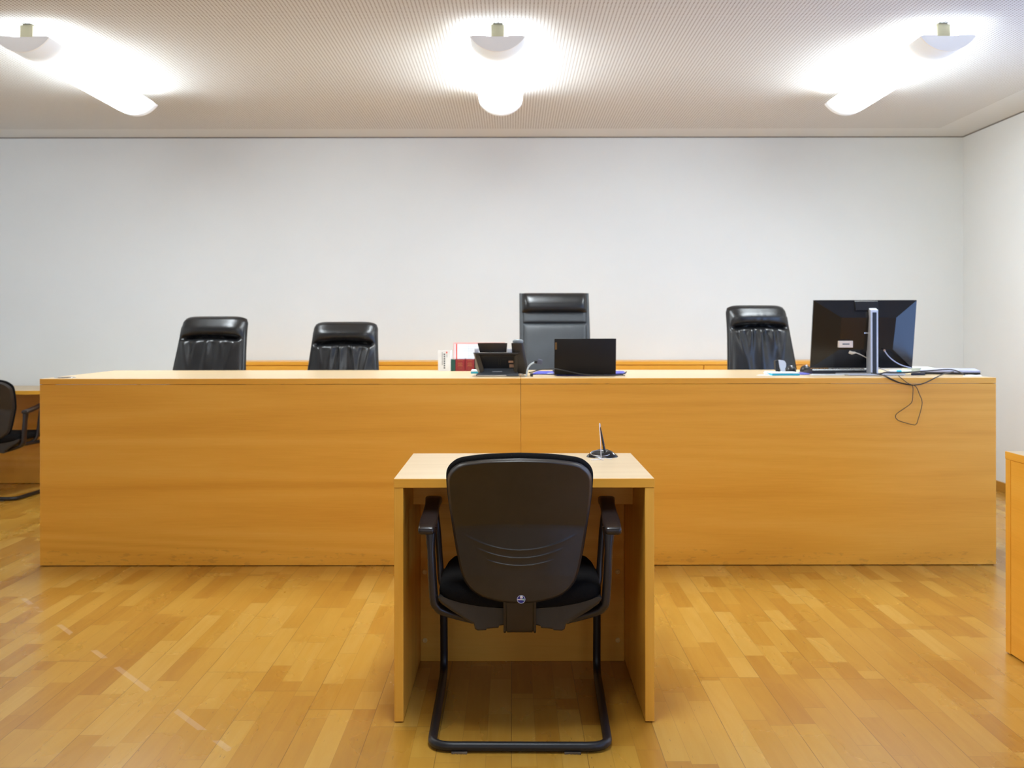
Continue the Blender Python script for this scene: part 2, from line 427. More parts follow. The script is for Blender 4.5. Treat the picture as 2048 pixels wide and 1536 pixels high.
wall_with_windows('wall_front', BACK_WINDOWS, 'x', XL - .15, XR + .15, YB - .15, YB, mat=wood('bounce cutting dark wood', 'x', tint=.35))  # unseen wall darkened with invented wood panelling to cut bounced light
k = 0
for (p, q) in RIGHT_WINDOWS:
    k += 1; bm = B(); x0, x1 = XR + .08, XR + .13; ZW0 = .30
    box(bm, x0, x1, p, p + .05, ZW0, ZW1); box(bm, x0, x1, q - .05, q, ZW0, ZW1)
    box(bm, x0, x1, p + .05, q - .05, ZW0, ZW0 + .05); box(bm, x0, x1, p + .05, q - .05, ZW1 - .05, ZW1)
    box(bm, x0 + .02, x0 + .026, p + .05, q - .05, ZW0 + .05, ZW1 - .05, mi=1)
    struct('window_%d' % k, bm, [M['hous'], M['glass']])
for (p, q) in BACK_WINDOWS:
    k += 1; bm = B(); y1, y0 = YB - .08, YB - .13; ZW0 = .92
    box(bm, p, p + .05, y0, y1, ZW0, ZW1); box(bm, q - .05, q, y0, y1, ZW0, ZW1)
    box(bm, p + .05, q - .05, y0, y1, ZW0, ZW0 + .05); box(bm, p + .05, q - .05, y0, y1, ZW1 - .05, ZW1)
    box(bm, p + .05, q - .05, y0 + .02, y0 + .026, ZW0 + .05, ZW1 - .05, mi=1)
    struct('window_%d' % k, bm, [M['hous'], M['glass']])
bm = B(); box(bm, XR - .014, XR, YB, YF - .014, 0, .072, .002); struct('baseboard_right', bm, M['base'])
bm = B(); box(bm, XL, XR - .014, YF - .014, YF, 0, .072, .002); struct('baseboard_back', bm, wood('skirting beech back', 'x', tint=.6))
bm = B(); box(bm, XL, XR, YF - .006, YF, ZC - .007, ZC); struct('shadow_line_back', bm, M['shade_line'])  # dark strips here and on the right wall imitate the ceiling shadow line
bm = B(); box(bm, XR - .006, XR, YB, YF - .006, ZC - .007, ZC); struct('shadow_line_right', bm, M['shade_line'])
# the raised platform behind the bench
DZ = .20
bm = B(); box(bm, -2.33, 2.39, 5.25, YF - .015, 0, DZ, .003); struct('dais', bm, M['wood_x'])

# ------------------------------------------------------------------ ceiling lights
def make_light(label, loc):
    t = thing('ceiling_light', label, 'ceiling light', loc, 0, 'long white lamps hung under the ceiling')
    # local: x across, y along 0..1.53 away from the viewer, z = 0 at the top edge of the lamp
    Wd, S, L = .266, .072, 1.53
    Rr = (Wd * Wd / 4 + S * S) / (2 * S); a0 = math.asin(Wd / 2 / Rr)
    arc = lambda k, n, dr=0.0: ((Rr - dr) * math.sin(-a0 + 2 * a0 * k / n), (Rr - S) - (Rr - dr) * math.cos(-a0 + 2 * a0 * k / n))
    n = 32; bm = B()
    outer = [arc(k, n) for k in range(n + 1)]; inner = [arc(k, n, .003) for k in range(n + 1)]
    prism(bm, outer + inner[::-1], 'y', .012, L - .012)
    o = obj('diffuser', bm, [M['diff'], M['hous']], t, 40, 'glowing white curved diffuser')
    for p in o.data.polygons:
        if p.normal.z > .2 or abs(p.normal.y) > .5: p.material_index = 1      # inner face
    for (y0, y1) in ((0, .012), (L - .012, L)):
        bm = B(); pts = [arc(k, n, -.001) for k in range(n + 1)]
        pts += [(.122, .004), (.055, .004), (.050, 0.0), (-.050, 0.0), (-.055, .004), (-.122, .004)]
        prism(bm, pts, 'y', y0, y1); obj('end_cap', bm, M['capw'], t, 30, 'pale grey end cap')
    bm = B(); box(bm, -.048, .048, .012, L - .012, -.055, .002, .003); obj('housing', bm, M['hous'], t)
    for s in (-1, 1):
        bm = B(); tube(bm, [(s * .085, .05, -.012), (s * .085, L - .05, -.012)], .013, 16); obj('lamp_tube', bm, M['tubeglow'], t)
    up = area('tube_light', (0, L / 2, .006), (R(180), 0, 0), .22, L - .14, UPLIGHT, (.89, .96, 1.0)); up.parent = t     # the tubes' light thrown up on the ceiling
    top = ZC - loc[2]
    for y in (.05, L - .11):
        bm = B(); box(bm, -.033, .033, y, y + .06, .002, top - .006, .005, 3)
        box(bm, -.021, .021, y + .009, y + .051, top - .008, top, 0)
        obj('mounting_block', bm, M['cream'], t, label='cream mounting block')
    return t
LZ = 2.605
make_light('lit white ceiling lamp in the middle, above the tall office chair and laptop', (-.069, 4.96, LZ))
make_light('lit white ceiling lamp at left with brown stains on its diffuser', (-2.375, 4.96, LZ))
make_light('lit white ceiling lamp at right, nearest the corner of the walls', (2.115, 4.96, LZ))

# added copy of the lamp, unseen overhead, to brighten the bench front
for lx, lab in ((-.069, 'added unseen ceiling lamp overhead of the viewer, brightens the bench front'),):
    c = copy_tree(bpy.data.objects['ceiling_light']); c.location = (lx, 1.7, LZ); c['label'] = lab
# ------------------------------------------------------------------ the long bench: two desks side by side
YD0, YD1, ZB = 5.13, 6.10, .940
def bench(label, x0, x1, side, mt):
    t = thing('bench_desk', label, 'desk', ((x0 + x1) / 2, YD0, 0), 0, 'desks that form the long raised bench')
    bm = B(); box(bm, x0, x1, YD0, YD1, ZB - .028, ZB, .0012, 1)
    o = obj('desk_top', bm, [M['top_x'], mt], t, 0, world=True)
    for p in o.data.polygons:
        if abs(p.normal.z) < .9: p.material_index = 1
    bm = B(); box(bm, x0, x1, YD0 + .001, YD0 + .026, .004, ZB - .0300, .0012, 1); obj('front_panel', bm, mt, t, 0, world=True)
    for q in ((x0, x0 + .028), (x1 - .028, x1)):
        bm = B(); box(bm, q[0], q[1], YD0 + .026, YD0 + .12, 0, ZB - .0285, .0012, 1); obj('side_panel', bm, M['wood_z'], t, 0, world=True)
    return t
XS = .043
bl = bench('left half of the long beech bench, below the two left office chairs', -2.367, XS - .0008, -1, M['front_a'])
br = bench('right half of the long beech bench, below the laptop and the monitor', XS + .0008, 2.425, 1, M['front_b'])
# cable grommet let into the left end of the bench
bm = B(); lathe(bm, [(.0, .001), (.036, .001), (.038, .004), (.050, .004), (.052, 0.0005), (.050, 0)], 32, (-2.285, 5.235, ZB - .0005))
obj('cable_grommet', bm, M['chrome'], bl, world=True, label='round silver cable cover')

# low cabinet along the back wall
t = thing('low_cabinet', 'low beech cabinet along the white wall behind the office chairs', 'cabinet', (0, 7.65, DZ))
bm = B(); box(bm, -2.30, 2.375, 7.65, 8.015, .911, .936, .0012, 1); obj('cabinet_top', bm, [M['wood_x2']], t, 0, world=True)
bm = B(); box(bm, -2.29, 2.365, 7.66, 8.01, DZ + .0005, .9105); obj('cabinet_body', bm, M['wood_x'], t, 0, world=True)
for i in range(5):
    xa = -2.285 + i * .93
    bm = B(); box(bm, xa, xa + .924, 7.648, 7.659, DZ + .06, .905, .001, 1); obj('door', bm, M['wood_x'], t, 0, world=True)

# ------------------------------------------------------------------ small desk in front
DX0, DX1, SY0, SY1, SZ = -.359, .431, 3.10, 3.718, .740
t = thing('small_desk', 'small beech desk in front of the long bench', 'desk', ((DX0 + DX1) / 2, SY0, 0))
bm = B(); box(bm, DX0, DX1, SY0, SY1, SZ - .028, SZ, .0012, 1)
o = obj('desk_top', bm, [M['top_x'], M['wood_x2']], t, 0, world=True)
for p in o.data.polygons:
    if abs(p.normal.z) < .9: p.material_index = 1
for a, b in ((DX0 + .001, DX0 + .029), (DX1 - .029, DX1 - .001)):
    bm = B(); box(bm, a, b, SY0 + .001, SY1 - .001, .004, SZ - .0285, .0012, 1); obj('side_panel', bm, M['wood_z'], t, 0, world=True)
    bm = B(); box(bm, a + .004, b - .004, SY0 + .02, SY1 - .02, 0, .004); obj('floor_glide', bm, M['blackm'], t, 0, world=True)
bm = B(); box(bm, DX0 + .0295, DX1 - .0295, SY1 - .045, SY1 - .023, .0, SZ - .0285, .001, 1); obj('modesty_panel', bm, M['wood_x'], t, 0, world=True)
bm = B(); box(bm, DX0 + .0295, DX1 - .0295, 3.404, 3.424, .609, SZ - .0285, .001, 1); obj('apron', bm, M['wood_x2'], t, 0, world=True)
for sx in (-.314, .378):
    for sz in (.32, .075):
        bm = B(); lathe(bm, [(0, .0005), (.0022, .0005), (.003, .003), (.0075, .003), (.009, 0.0)], 20)
        bmesh.ops.rotate(bm, verts=bm.verts, cent=(0, 0, 0), matrix=Matrix.Rotation(R(90), 3, 'X'))
        bmesh.ops.translate(bm, verts=bm.verts, vec=(sx, SY1 - .045, sz)); obj('screw', bm, M['steel'], t, world=True, label='brass coloured panel screw')

# pen stand on the small desk
PX, PY = .318, 3.615
t = thing('pen_stand', 'black pen stand with a white string on the small desk', 'pen holder', (PX, PY, SZ))
bm = B(); lathe(bm, [(.0, .026), (.012, .026), (.020, .0255), (.034, .020), (.046, .011), (.0545, .004), (.056, .0)], 48, sx=1.0, sy=.72)
for v in bm.verts:      # scoop towards the viewer
    d = math.hypot((v.co.x + .008) / .036, (v.co.y + .018) / .030)
    if d < 1 and v.co.z > .006: v.co.z = max(.006, v.co.z - .010 * (1 - d * d))
obj('base', bm, M['glossb'], t, 60)
pts = [(-.008 + .034 * math.cos(a), -.016 + .021 * math.sin(a), .0145 + .008 * math.sin(a)) for a in [2 * math.pi * k / 32 for k in range(32)]]
bm = B(); tube(bm, pts, .0014, 8, closed=True); obj('tray_rim', bm, M['chrome'], t, 60, 'thin bright rim')
p0 = Vector((.009, .004, .018)); p1 = Vector((-.006, .008, .104))
bm = B(); tube(bm, [p0, p0.lerp(p1, .22)], [.0046, .0042], 14); tube(bm, [p0.lerp(p1, .25), p0.lerp(p1, .4), p0.lerp(p1, .8), p1], [.0042, .0040, .0026, .0012], 14)
tube(bm, [p0.lerp(p1, .22), p0.lerp(p1, .25)], .0034, 12)
pen = obj('pen', bm, M['black'], t, 50)
tip = Vector((-.0085, .006, .117))
sp = catmull([p1, p1.lerp(tip, .5) + Vector((.001, 0, .002)), tip, tip + Vector((-.0012, -.006, -.004)), tip + Vector((-.001, -.012, -.02)), (-.0085, -.030, .06), (-.0082, -.046, .012), (-.0078, -.050, .002),
              (.004, -.052, .0016), (.018, -.058, .0016), (.028, -.064, .0016), (.022, -.070, .0016), (.006, -.062, .003), (-.012, -.052, .0016), (-.028, -.048, .0016), (-.018, -.060, .003),
              (-.012, -.080, .0016), (-.030, -.086, .0016), (-.046, -.090, .0016), (-.040, -.098, .0016), (-.020, -.094, .003), (-.008, -.074, .004), (-.002, -.086, .0016), (-.010, -.098, .0016)], 8)
bm = B(); tube(bm, sp, .0011, 6); obj('string', bm, M['string'], t, 80, 'thin white string hanging from the pen')

# ------------------------------------------------------------------ visitor chair (black shell, cantilever sled)
def px2(xp, yp, D, cx): return ((xp - 1024) * D / F - cx, H - (yp - HY) * D / F)
def make_visitor(label, loc, rotz=0):
    CX, Y0 = .024, 3.2
    t = thing('visitor_chair', label, 'chair', loc, rotz, 'black cantilever chairs')
    Dy = lambda y: lerp_tab(y, [(905, 2.815), (1048, 2.905), (1056, 2.9065), (1100, 2.909), (1150, 2.913), (1180, 2.918), (1212, 2.926)])
    half = [(0, 140), (150, 146), (250, 153), (330, 165), (410, 180), (460, 198), (497, 225), (522, 252), (538, 285), (543, 330), (538, 420), (526, 520), (507, 640), (484, 780), (462, 900),
            (438, 1000), (414, 1062), (382, 1105), (337, 1142), (277, 1170), (190, 1190), (100, 1202), (0, 1206)]
    hp = []
    for zx, zy in half:
        y = 880 + zy / 3.657; D = Dy(y); hp.append((zx / 3.657 * D / F, H - (y - HY) * D / F))
    loop = hp + [(-x, z) for x, z in hp[-2:0:-1]]
    loop = [(v.x, v.z) for v in catmull([(x, 0, z) for x, z in loop], 14, True)]
    ztab = sorted((H - (y - HY) * Dy(y) / F, Dy(y) - Y0) for y in range(905, 1213, 3))
    spine = lambda z: lerp_tab(z, ztab)
    zof = lambda zy: H - (880 + zy / 3.657 - HY) * Dy(880 + zy / 3.657) / F
    arcs = []
    for (xa, ya, ym) in ((452, 685, 803), (343, 787, 860), (262, 873, 916)):
        arcs.append((xa / 3.657 * 2.91 / F, zof(ya), zof(ym)))
    zc = zof(628)
    def rear(x, z, s):
        y = spine(z + .017 * (x / .2) ** 2 * sm((zc + .12 - z) / .10)) + .055 * (x / .2) ** 2
        # raised lower field with a curved upper edge
        for (xa, za, zm) in arcs:
            if abs(x) < xa:
                zz = zm + (za - zm) * (x / xa) ** 2; d = (z - zz); fade = sm((xa - abs(x)) / (xa * .35))
                y += -fade * .0030 * (1 - sm((d + .0012) / .0024)) * math.exp(min(0, d) / .012)
        y += .016 * sm((s - .945) / .055) ** 2
        return y
    bm = B(); radial_pad(bm, loop, rear, lambda x, z, s: spine(z) + .055 * (x / .2) ** 2 + .022, 170, back_rings=4)
    back = obj('backrest', bm, M['shell'], t, 50, 'brown black plastic shell with three curved grooves')
    zt = max(z for x, z in loop); zb = min(z for x, z in loop)
    cl = [(x * 1.022, zb + (z - zb) * 1.022 + .004) for x, z in loop[::5]]
    bm = B(); radial_pad(bm, cl, lambda x, z, s: spine(z) + .055 * (x / .2) ** 2 + .0225 - .006 * sm((s - .9) / .1) * 0 + .012 * sm((s - .93) / .07) ** 2,
                         lambda x, z, s: spine(z) + .055 * (x / .2) ** 2 + .066 - .024 * sm((s - .80) / .20) ** 2, 30)
    obj('back_cushion', bm, M['fabric'], t, 60, 'black fabric cushion on the front of the backrest')
    # badge
    bz = H - (1196 - HY) * 2.935 / F; by = rear(.002, bz, .5) - .0008
    bm = B(); lathe(bm, [(0, .0012), (.0120, .0012), (.0128, .0)], 32, mi=0)
    pts = [(.0112 * math.cos(a), .0112 * math.sin(a), .0012) for a in [2 * math.pi * k / 40 for k in range(40)]]
    tube(bm, pts, .0005, 6, closed=True, mi=1)
    box(bm, -.0036, .0036, -.0036, .0036, .0012, .0018, mi=1, mtx=Matrix.Translation((.001, .0062, 0)) @ Matrix.Rotation(R(14), 4, 'Z'))
    box(bm, -.0011, .0011, -.0009, .0009, .0018, .0021, mi=3, mtx=Matrix.Translation((.0018, .0062, 0)))
    box(bm, -.0100, .0040, -.0021, .0008, .0012, .0018, mi=1)
    for k in range(7): box(bm, -.0092 + k * .0018, -.0081 + k * .0018, -.0014, .0001, .0018, .0020, mi=3)
    box(bm, .0042, .0092, -.0032, .0014, .0012, .0018, mi=2)
    bmesh.ops.rotate(bm, verts=bm.verts, cent=(0, 0, 0), matrix=Matrix.Rotation(R(90), 3, 'X'))
    bmesh.ops.translate(bm, verts=bm.verts, vec=(.004, by, bz))
    bd = obj('badge', bm, [M['navy'], M['paper'], M['mint'], M['pink']], t, 40, 'small round blue and white badge')
    # seat cushion
    def seat_sec(y, hw, ztop, zbot, dip):
        pts = []; n = 40
        for k in range(n):
            a = 2 * math.pi * k / n; c, s_ = math.cos(a), math.sin(a)
            x = hw * (abs(c) ** .45) * (1 if c >= 0 else -1); q = (abs(s_) ** .6) * (1 if s_ >= 0 else -1)
            zm, zh = (ztop + zbot) / 2, (ztop - zbot) / 2
            z = zm + zh * q
            if s_ > 0: z -= dip * (1 - (x / hw) ** 2) * s_
            else: z -= .018 * (1 - (x / hw) ** 2) * -s_
            pts.append((x, y, z))
        return pts
    secs = []
    for (D, hw, zt_, zb_) in ((2.958, .150, .432, .414), (2.962, .195, .446, .404), (2.975, .222, .456, .398), (3.0, .236, .462, .394), (3.08, .240, .462, .392), (3.2, .240, .458, .395), (3.32, .234, .456, .395),
                              (3.40, .224, .450, .395), (3.44, .210, .440, .398), (3.455, .180, .425, .405)):
        secs.append(seat_sec(D - Y0, hw, zt_, zb_, .012))
    bm = B(); loft(bm, secs); obj('seat', bm, M['fabric'], t, 60, 'black fabric seat cushion')
    # seat shell below
    up = [(-.238, .413), (-.232, .418), (-.222, .415), (-.205, .408), (-.17, .398), (-.12, .389), (-.06, .384), (0, .383)]
    dn = [(-.230, .398), (-.20, .376), (-.16, .352), (-.134, .337), (-.130, .322), (-.122, .318), (-.098, .319), (-.096, .323), (-.062, .326), (-.060, .332), (-.04, .335), (0, .335)]
    def sh(y, k, lift):
        u = [(x * k, z) for x, z in up]; d = [(x * k, z + lift) for x, z in dn]
        right_u = [(-x, z) for x, z in reversed(u[:-1])]; right_d = [(-x, z) for x, z in reversed(d[:-1])]
        full = u + right_u + list(reversed(d + right_d))
        return [(x, y, z) for x, z in full]
    bm = B(); loft(bm, [sh(2.968 - Y0, .985, .004), sh(2.972 - Y0, 1, 0), sh(3.10 - Y0, .99, .004), sh(3.30 - Y0, .95, .025), sh(3.40 - Y0, .90, .035)])
    obj('seat_shell', bm, M['shell'], t, 40, 'dark plastic shell under the seat')
    # bracket from the backrest down to the seat
    bm = B()
    prof = [(2.905, .44), (2.912, .345), (2.918, .322), (2.932, .313), (2.98, .316), (3.10, .335), (3.10, .352), (2.97, .345), (2.95, .40), (2.945, .44)]
    prof = [(y - Y0 + .040, min(z, .424) - .001) for y, z in prof]
    prism(bm, prof, 'x', -.040, .040, r=.003)
    for s in (-1, 1):
        p2 = [(y - .004 if i < 4 else y, z + (.0 if i else 0)) for i, (y, z) in enumerate(prof)]
        prism(bm, p2, 'x', s * .0435 - .0035, s * .0435 + .0035, r=.0015)
    obj('back_bracket', bm, M['armp'], t, 40, 'ribbed plastic bracket joining backrest and seat')
    # steel sled
    r_ = .0132; zf = r_ + .0025
    L = [(-.215, 3.02, .372), (-.262, 3.49, .372), (-.262, 3.52, zf), (-.250, 2.889, zf)]
    pts = [Vector((x, y - Y0, z)) for x, y, z in L] + [Vector((-x, y - Y0, z)) for x, y, z in reversed(L)]
    bm = B(); tube(bm, fillet(pts, [0, .05, .07, .06, .06, .07, .05, 0], 10), r_, 18); obj('sled_frame', bm, M['tube'], t, 60, 'black round steel sled frame')
    for xa, xb in ((-.193, -.148), (.125, .172)):
        bm = B(); box(bm, xa, xb, 2.876 - Y0, 2.902 - Y0, 0, .0045, .001, 1); rnd = random.Random(4)
        for k in range(26):
            x = rnd.uniform(xa, xb); tube(bm, [(x, 2.877 - Y0, .002), (x + rnd.uniform(-.004, .004), 2.871 - Y0 - rnd.random() * .003, .001)], .0004, 4)
        obj('felt_pad', bm, M['felt'], t, label='frayed brown felt pad')
    # arms
    for s in (-1, 1):
        pp = [(.250, 3.02, .330, .006), (.262, 3.0, .40, .013)]
        path = [(.285, 3.12, .60), (.262, 3.01, .60), (.250, 3.0, .39), (.226, 3.01, .368), (.13, 3.03, .350)]
        path = [(.262, 3.012, .612), (.258, 3.0, .50), (.252, 3.0, .405), (.244, 3.003, .382), (.222, 3.01, .364), (.14, 3.03, .335)]
        ps = catmull([(s * x, y - Y0, z) for x, y, z in path], 8)
        bm = B()
        rings = []
        for i, p in enumerate(ps):
            q = i / (len(ps) - 1); tn = (ps[min(i + 1, len(ps) - 1)] - ps[max(i - 1, 0)]).normalized()
            side = Vector((0, 1, 0)); side = (side - tn * side.dot(tn)).normalized(); nn = tn.cross(side)
            a, b = .022, .0105 + .002 * math.sin(q * 3.1)
            if q < .12: b += .010 * (1 - q / .12)
            ring = []
            for k in range(16):
                c, sn = math.cos(2 * math.pi * k / 16), math.sin(2 * math.pi * k / 16)
                ring.append(p + side * (a * abs(c) ** .6 * (1 if c > 0 else -1)) + nn * (b * abs(sn) ** .6 * (1 if sn > 0 else -1)))
            rings.append(ring)
        loft(bm, rings)
        fp = catmull([(s * .268, 3.225 - Y0, .635), (s * .258, 3.215 - Y0, .56), (s * .250, 3.205 - Y0, .46), (s * .243, 3.19 - Y0, .40), (s * .215, 3.17 - Y0, .375)], 6)
        tube(bm, fp, .010, 12, flat=1.7, up=(0, 1, 0))
        arm = obj('armrest', bm, M['armp'], t, 60, 'dark plastic arm support')
        secs = []
        for (D, x, z, hw, th) in ((2.970, .272, .611, .0180, .006), (2.973, .272, .612, .0225, .010), (2.980, .272, .613, .0242, .0115), (3.02, .272, .617, .0262, .012), (3.07, .273, .623, .0265, .0115), (3.14, .2735, .634, .0240, .011),
                                  (3.20, .274, .644, .0230, .011), (3.24, .275, .650, .0245, .012), (3.275, .276, .651, .0270, .014), (3.305, .276, .645, .0240, .015), (3.318, .276, .637, .0130, .010)):
            ring = []
            for k in range(24):
                c, sn = math.cos(2 * math.pi * k / 24), math.sin(2 * math.pi * k / 24)
                xx = hw * abs(c) ** .42 * (1 if c > 0 else -1); zz = th * abs(sn) ** .6 * (1 if sn > 0 else -1)
                ring.append((s * x + xx, D - Y0, z + zz - .006))
            secs.append(ring)
        bm = B(); loft(bm, secs); obj('arm_pad', bm, M['armp'], arm, 60, 'curved dark arm pad')
    return t
vc = make_visitor('black chair drawn up to the small desk, backrest towards the viewer', (.024, 3.2, 0), R(-.6))
v2 = copy_tree(vc); v2['label'] = 'black chair cut off at the left edge, facing the table by the wall'
v2.location = (-3.66, 7.37, 0); v2.rotation_euler = (0, 0, R(-2))

# ------------------------------------------------------------------ tables at the sides
t = thing('side_table', 'beech table against the white wall, behind the chair at the left edge', 'table', (-3.35, 7.37, 0))
bm = B(); box(bm, -4.40, -2.50, 7.37, 8.012, .712, .740, .0012, 1)
o = obj('table_top', bm, [M['top_x'], M['wood_x']], t, 0, world=True)
for p in o.data.polygons:
    if abs(p.normal.z) < .9: p.material_index = 1
for a in (-4.399, -2.529):
    bm = B(); box(bm, a, a + .028, 7.371, 8.01, 0, .7115, .0012, 1); obj('side_panel', bm, M['wood_z'], t, 0, world=True)
bm = B(); box(bm, -4.37, -2.53, 7.84, 7.86, .003, .7115, .001, 1); obj('modesty_panel', bm, M['wood_x'], t, 0, world=True)

TX, TY0, TY1 = 1.812, 2.17, 3.765
t = thing('right_table', 'beech table cut off by the right edge of the picture', 'table', (TX + .35, TY0, 0))
t.name = 'side_table'
bm = B(); box(bm, TX, TX + .70, TY0, TY1, .712, .740, .0012, 1)
o = obj('table_top', bm, [M['top_y'], M['wood_y']], t, 0, world=True)
for p in o.data.polygons:
    if abs(p.normal.z) < .9: p.material_index = 1
for a in (TY1 - .037, TY0 + .001):
    bm = B(); box(bm, TX + .001, TX + .699, a, a + .036, .004, .7115, .0012, 1); obj('side_panel', bm, M['wood_z'], t, 0, world=True)
    bm = B(); box(bm, TX + .01, TX + .69, a + .006, a + .03, 0, .004); obj('floor_glide', bm, M['blackm'], t, 0, world=True)
bm = B(); box(bm, TX + .003, TX + .025, TY0 + .0375, TY1 - .0375, .006, .7115, .001, 1); obj('front_panel', bm, M['wood_y'], t, 0, world=True)

# ------------------------------------------------------------------ office chairs behind the bench
def make_office(label, loc, rotz, top, hwt, hwb, style, seed):
    """top: height of the backrest above the platform; the sitter faces -y"""
    t = thing('office_chair', label, 'chair', loc, rotz, 'black leather office chairs behind the bench')
    rnd = random.Random(seed); L = M['leather'] if style == 'soft' else M['leather_matt']
    # base
    bm = B()
    for k in range(5):
        a = 2 * math.pi * k / 5 + .3; d = Vector((math.cos(a), math.sin(a), 0))
        tube(bm, [d * .03 + Vector((0, 0, .115)), d * .18 + Vector((0, 0, .10)), d * .31 + Vector((0, 0, .075))], [.024, .019, .013], 10)
    lathe(bm, [(.035, .08), (.038, .13), (.03, .14)], 20); base = obj('star_base', bm, M['black'], t)
    for k in range(5):
        a = 2 * math.pi * k / 5 + .3; c = Vector((math.cos(a), math.sin(a), 0)) * .31; bm = B()
        for s in (-1, 1):
            q = Vector((-math.sin(a), math.cos(a), 0)) * .013 * s
            tube(bm, [c + q + Vector((0, 0, .028)) - q.normalized() * .008, c + q + Vector((0, 0, .028)) + q.normalized() * .008], .028, 16)
        tube(bm, [c + Vector((0, 0, .028)), c + Vector((0, 0, .075))], .008, 8); obj('caster', bm, M['black'], base)
    bm = B(); lathe(bm, [(.026, .13), (.026, .28), (.014, .281), (.014, .40)], 20); box(bm, -.09, .09, -.11, .09, .395, .43, .01); obj('gas_column', bm, M['blackm'], t)
    # seat
    secs = []
    for (y, hw, zt_, zb_) in ((-.30, .17, .45, .43), (-.295, .215, .475, .425), (-.27, .24, .49, .42), (-.1, .25, .495, .415), (.1, .25, .485, .415), (.2, .24, .48, .42), (.22, .2, .46, .43)):
        ring = []
        for k in range(32):
            c, sn = math.cos(2 * math.pi * k / 32), math.sin(2 * math.pi * k / 32)
            ring.append((hw * abs(c) ** .45 * (1 if c > 0 else -1), y, (zt_ + zb_) / 2 + (zt_ - zb_) / 2 * abs(sn) ** .6 * (1 if sn > 0 else -1)))
        secs.append(ring)
    bm = B(); loft(bm, secs); obj('seat', bm, L, t, 60)
    for s in (-1, 1):
        bm = B(); tube(bm, fillet([(s * .20, -.02, .42), (s * .29, -.02, .43), (s * .295, -.10, .66), (s * .295, .08, .665)], .05), .011, 12)
        arm = obj('armrest', bm, M['black'], t, 60)
        bm = B(); box(bm, s * .295 - .026, s * .295 + .026, -.20, .09, .665, .70, .012, 3); obj('arm_pad', bm, M['blackm'], arm, 60)
    zb = .47
    spine = lambda z: .20 + .16 * max(0, (z - zb)) ** 1.25 / .6
    if style == 'soft':
        drop = .020
        zh = top - .135
        NX, NZ = 70, 90
        folds = [(-.80 + .2 * i + rnd.uniform(-.07, .07), rnd.uniform(.05, .10), rnd.uniform(.5, 1.0), (-1) ** i) for i in range(9)]
        def surf(u, v):
            z = zb + (top - zb) * v; e = abs(u)
            hw = hwb + (hwt - hwb) * sm((z - zb) / (top - zb)) * .6 + (hwt - hwb) * .4 * ((z - zb) / (top - zb))
            zz = z - drop * e ** 7 * sm((v - .75) / .25)
            roundx = 1 - .045 * sm((v - .93) / .07) ** 2
            th = .045 * (1 - e ** 5) ** .5
            th *= 1 - .75 * sm((v - .965) / .035) ** 2
            d = z - zh
            width_c = 1 - sm((e - .74) / .2)
            th += .028 * math.exp(-((d - .060) / .048) ** 2) * (1 - e ** 6)                 # head roll
            th -= .036 * math.exp(-((d + .014 * e * e - 0.0) / .013) ** 2) * width_c         # deep crease
            if d < 0:
                th += .012 * sm(-d / .03) * (1 - e ** 4) * math.exp(d / .35)
                for (u0, wd, am, sg) in folds:                                             # folds fanning down from the crease
                    uc = u0 * (1.0 - 1.6 * -d) if abs(u0) > .5 else u0 * (.75 + 1.5 * -d); x = (u - uc) / (wd * (1 - 2 * d))
                    th += sg * .017 * am * math.exp(-x * x) * sm(-d / .05) * math.exp(d / (.08 + .14 * am)) * (1 - e ** 6)
            else:
                th += .0020 * math.sin(u * 19 + seed + 2 * math.sin(u * 7)) * math.exp(-d / .03) * (1 - e ** 4)
            return Vector((u * hw * roundx, spine(z) - th, zz))
        bm = B(); g = [[bm.verts.new(surf(-1 + 2 * i / NX, j / NZ)) for i in range(NX + 1)] for j in range(NZ + 1)]
        def bsurf(u, v):
            p = surf(u, v); z = zb + (top - zb) * v; p.y = spine(z) + .030 * (1 - abs(u) ** 6) ** .5 * (1 - sm((v - .95) / .05) ** 2) + .004; return p
        h = [[bm.verts.new(bsurf(-1 + 2 * i / NX, j / NZ)) for i in range(NX + 1)] for j in range(NZ + 1)]
        for j in range(NZ):
            for i in range(NX):
                bm.faces.new((g[j][i], g[j][i + 1], g[j + 1][i + 1], g[j + 1][i])); bm.faces.new((h[j][i], h[j + 1][i], h[j + 1][i + 1], h[j][i + 1]))
        rim = [(0, i) for i in range(NX)] + [(j, NX) for j in range(NZ)] + [(NZ, i) for i in range(NX, 0, -1)] + [(j, 0) for j in range(NZ, 0, -1)]
        for a, b in zip(rim, rim[1:] + rim[:1]): bm.faces.new((g[a[0]][a[1]], h[a[0]][a[1]], h[b[0]][b[1]], g[b[0]][b[1]]))
        back = obj('backrest', bm, L, t, 70)
        for s in (-1, 1):                                    # side piping
            bm = B(); tube(bm, [surf(s * .955, j / 40) + Vector((0, -.0005, 0)) for j in range(2, 37)], .0026, 8); obj('piping', bm, L, back, 60)
    else:
        # tall flat back with a frame border, a cross seam and a separate head roll
        zs = top - .20
        def panel(name, x0, x1, z0, z1, th, r, par):
            bm = B(); NXX, NZZ = 40, 40; G = []
            for j in range(NZZ + 1):
                row = []
                for i in range(NXX + 1):
                    u, v = -1 + 2 * i / NXX, -1 + 2 * j / NZZ
                    z = (z0 + z1) / 2 + v * (z1 - z0) / 2; k_ = (1 - abs(u) ** 10) ** .5 * (1 - abs(v) ** 14) ** .5
                    row.append(bm.verts.new((x0 + (x1 - x0) * (u + 1) / 2, spine(z) - .012 - th * k_, z)))
                G.append(row)
            for j in range(NZZ):
                for i in range(NXX): bm.faces.new((G[j][i], G[j][i + 1], G[j + 1][i + 1], G[j + 1][i]))
            r0 = bmesh.ops.extrude_face_region(bm, geom=list(bm.faces))
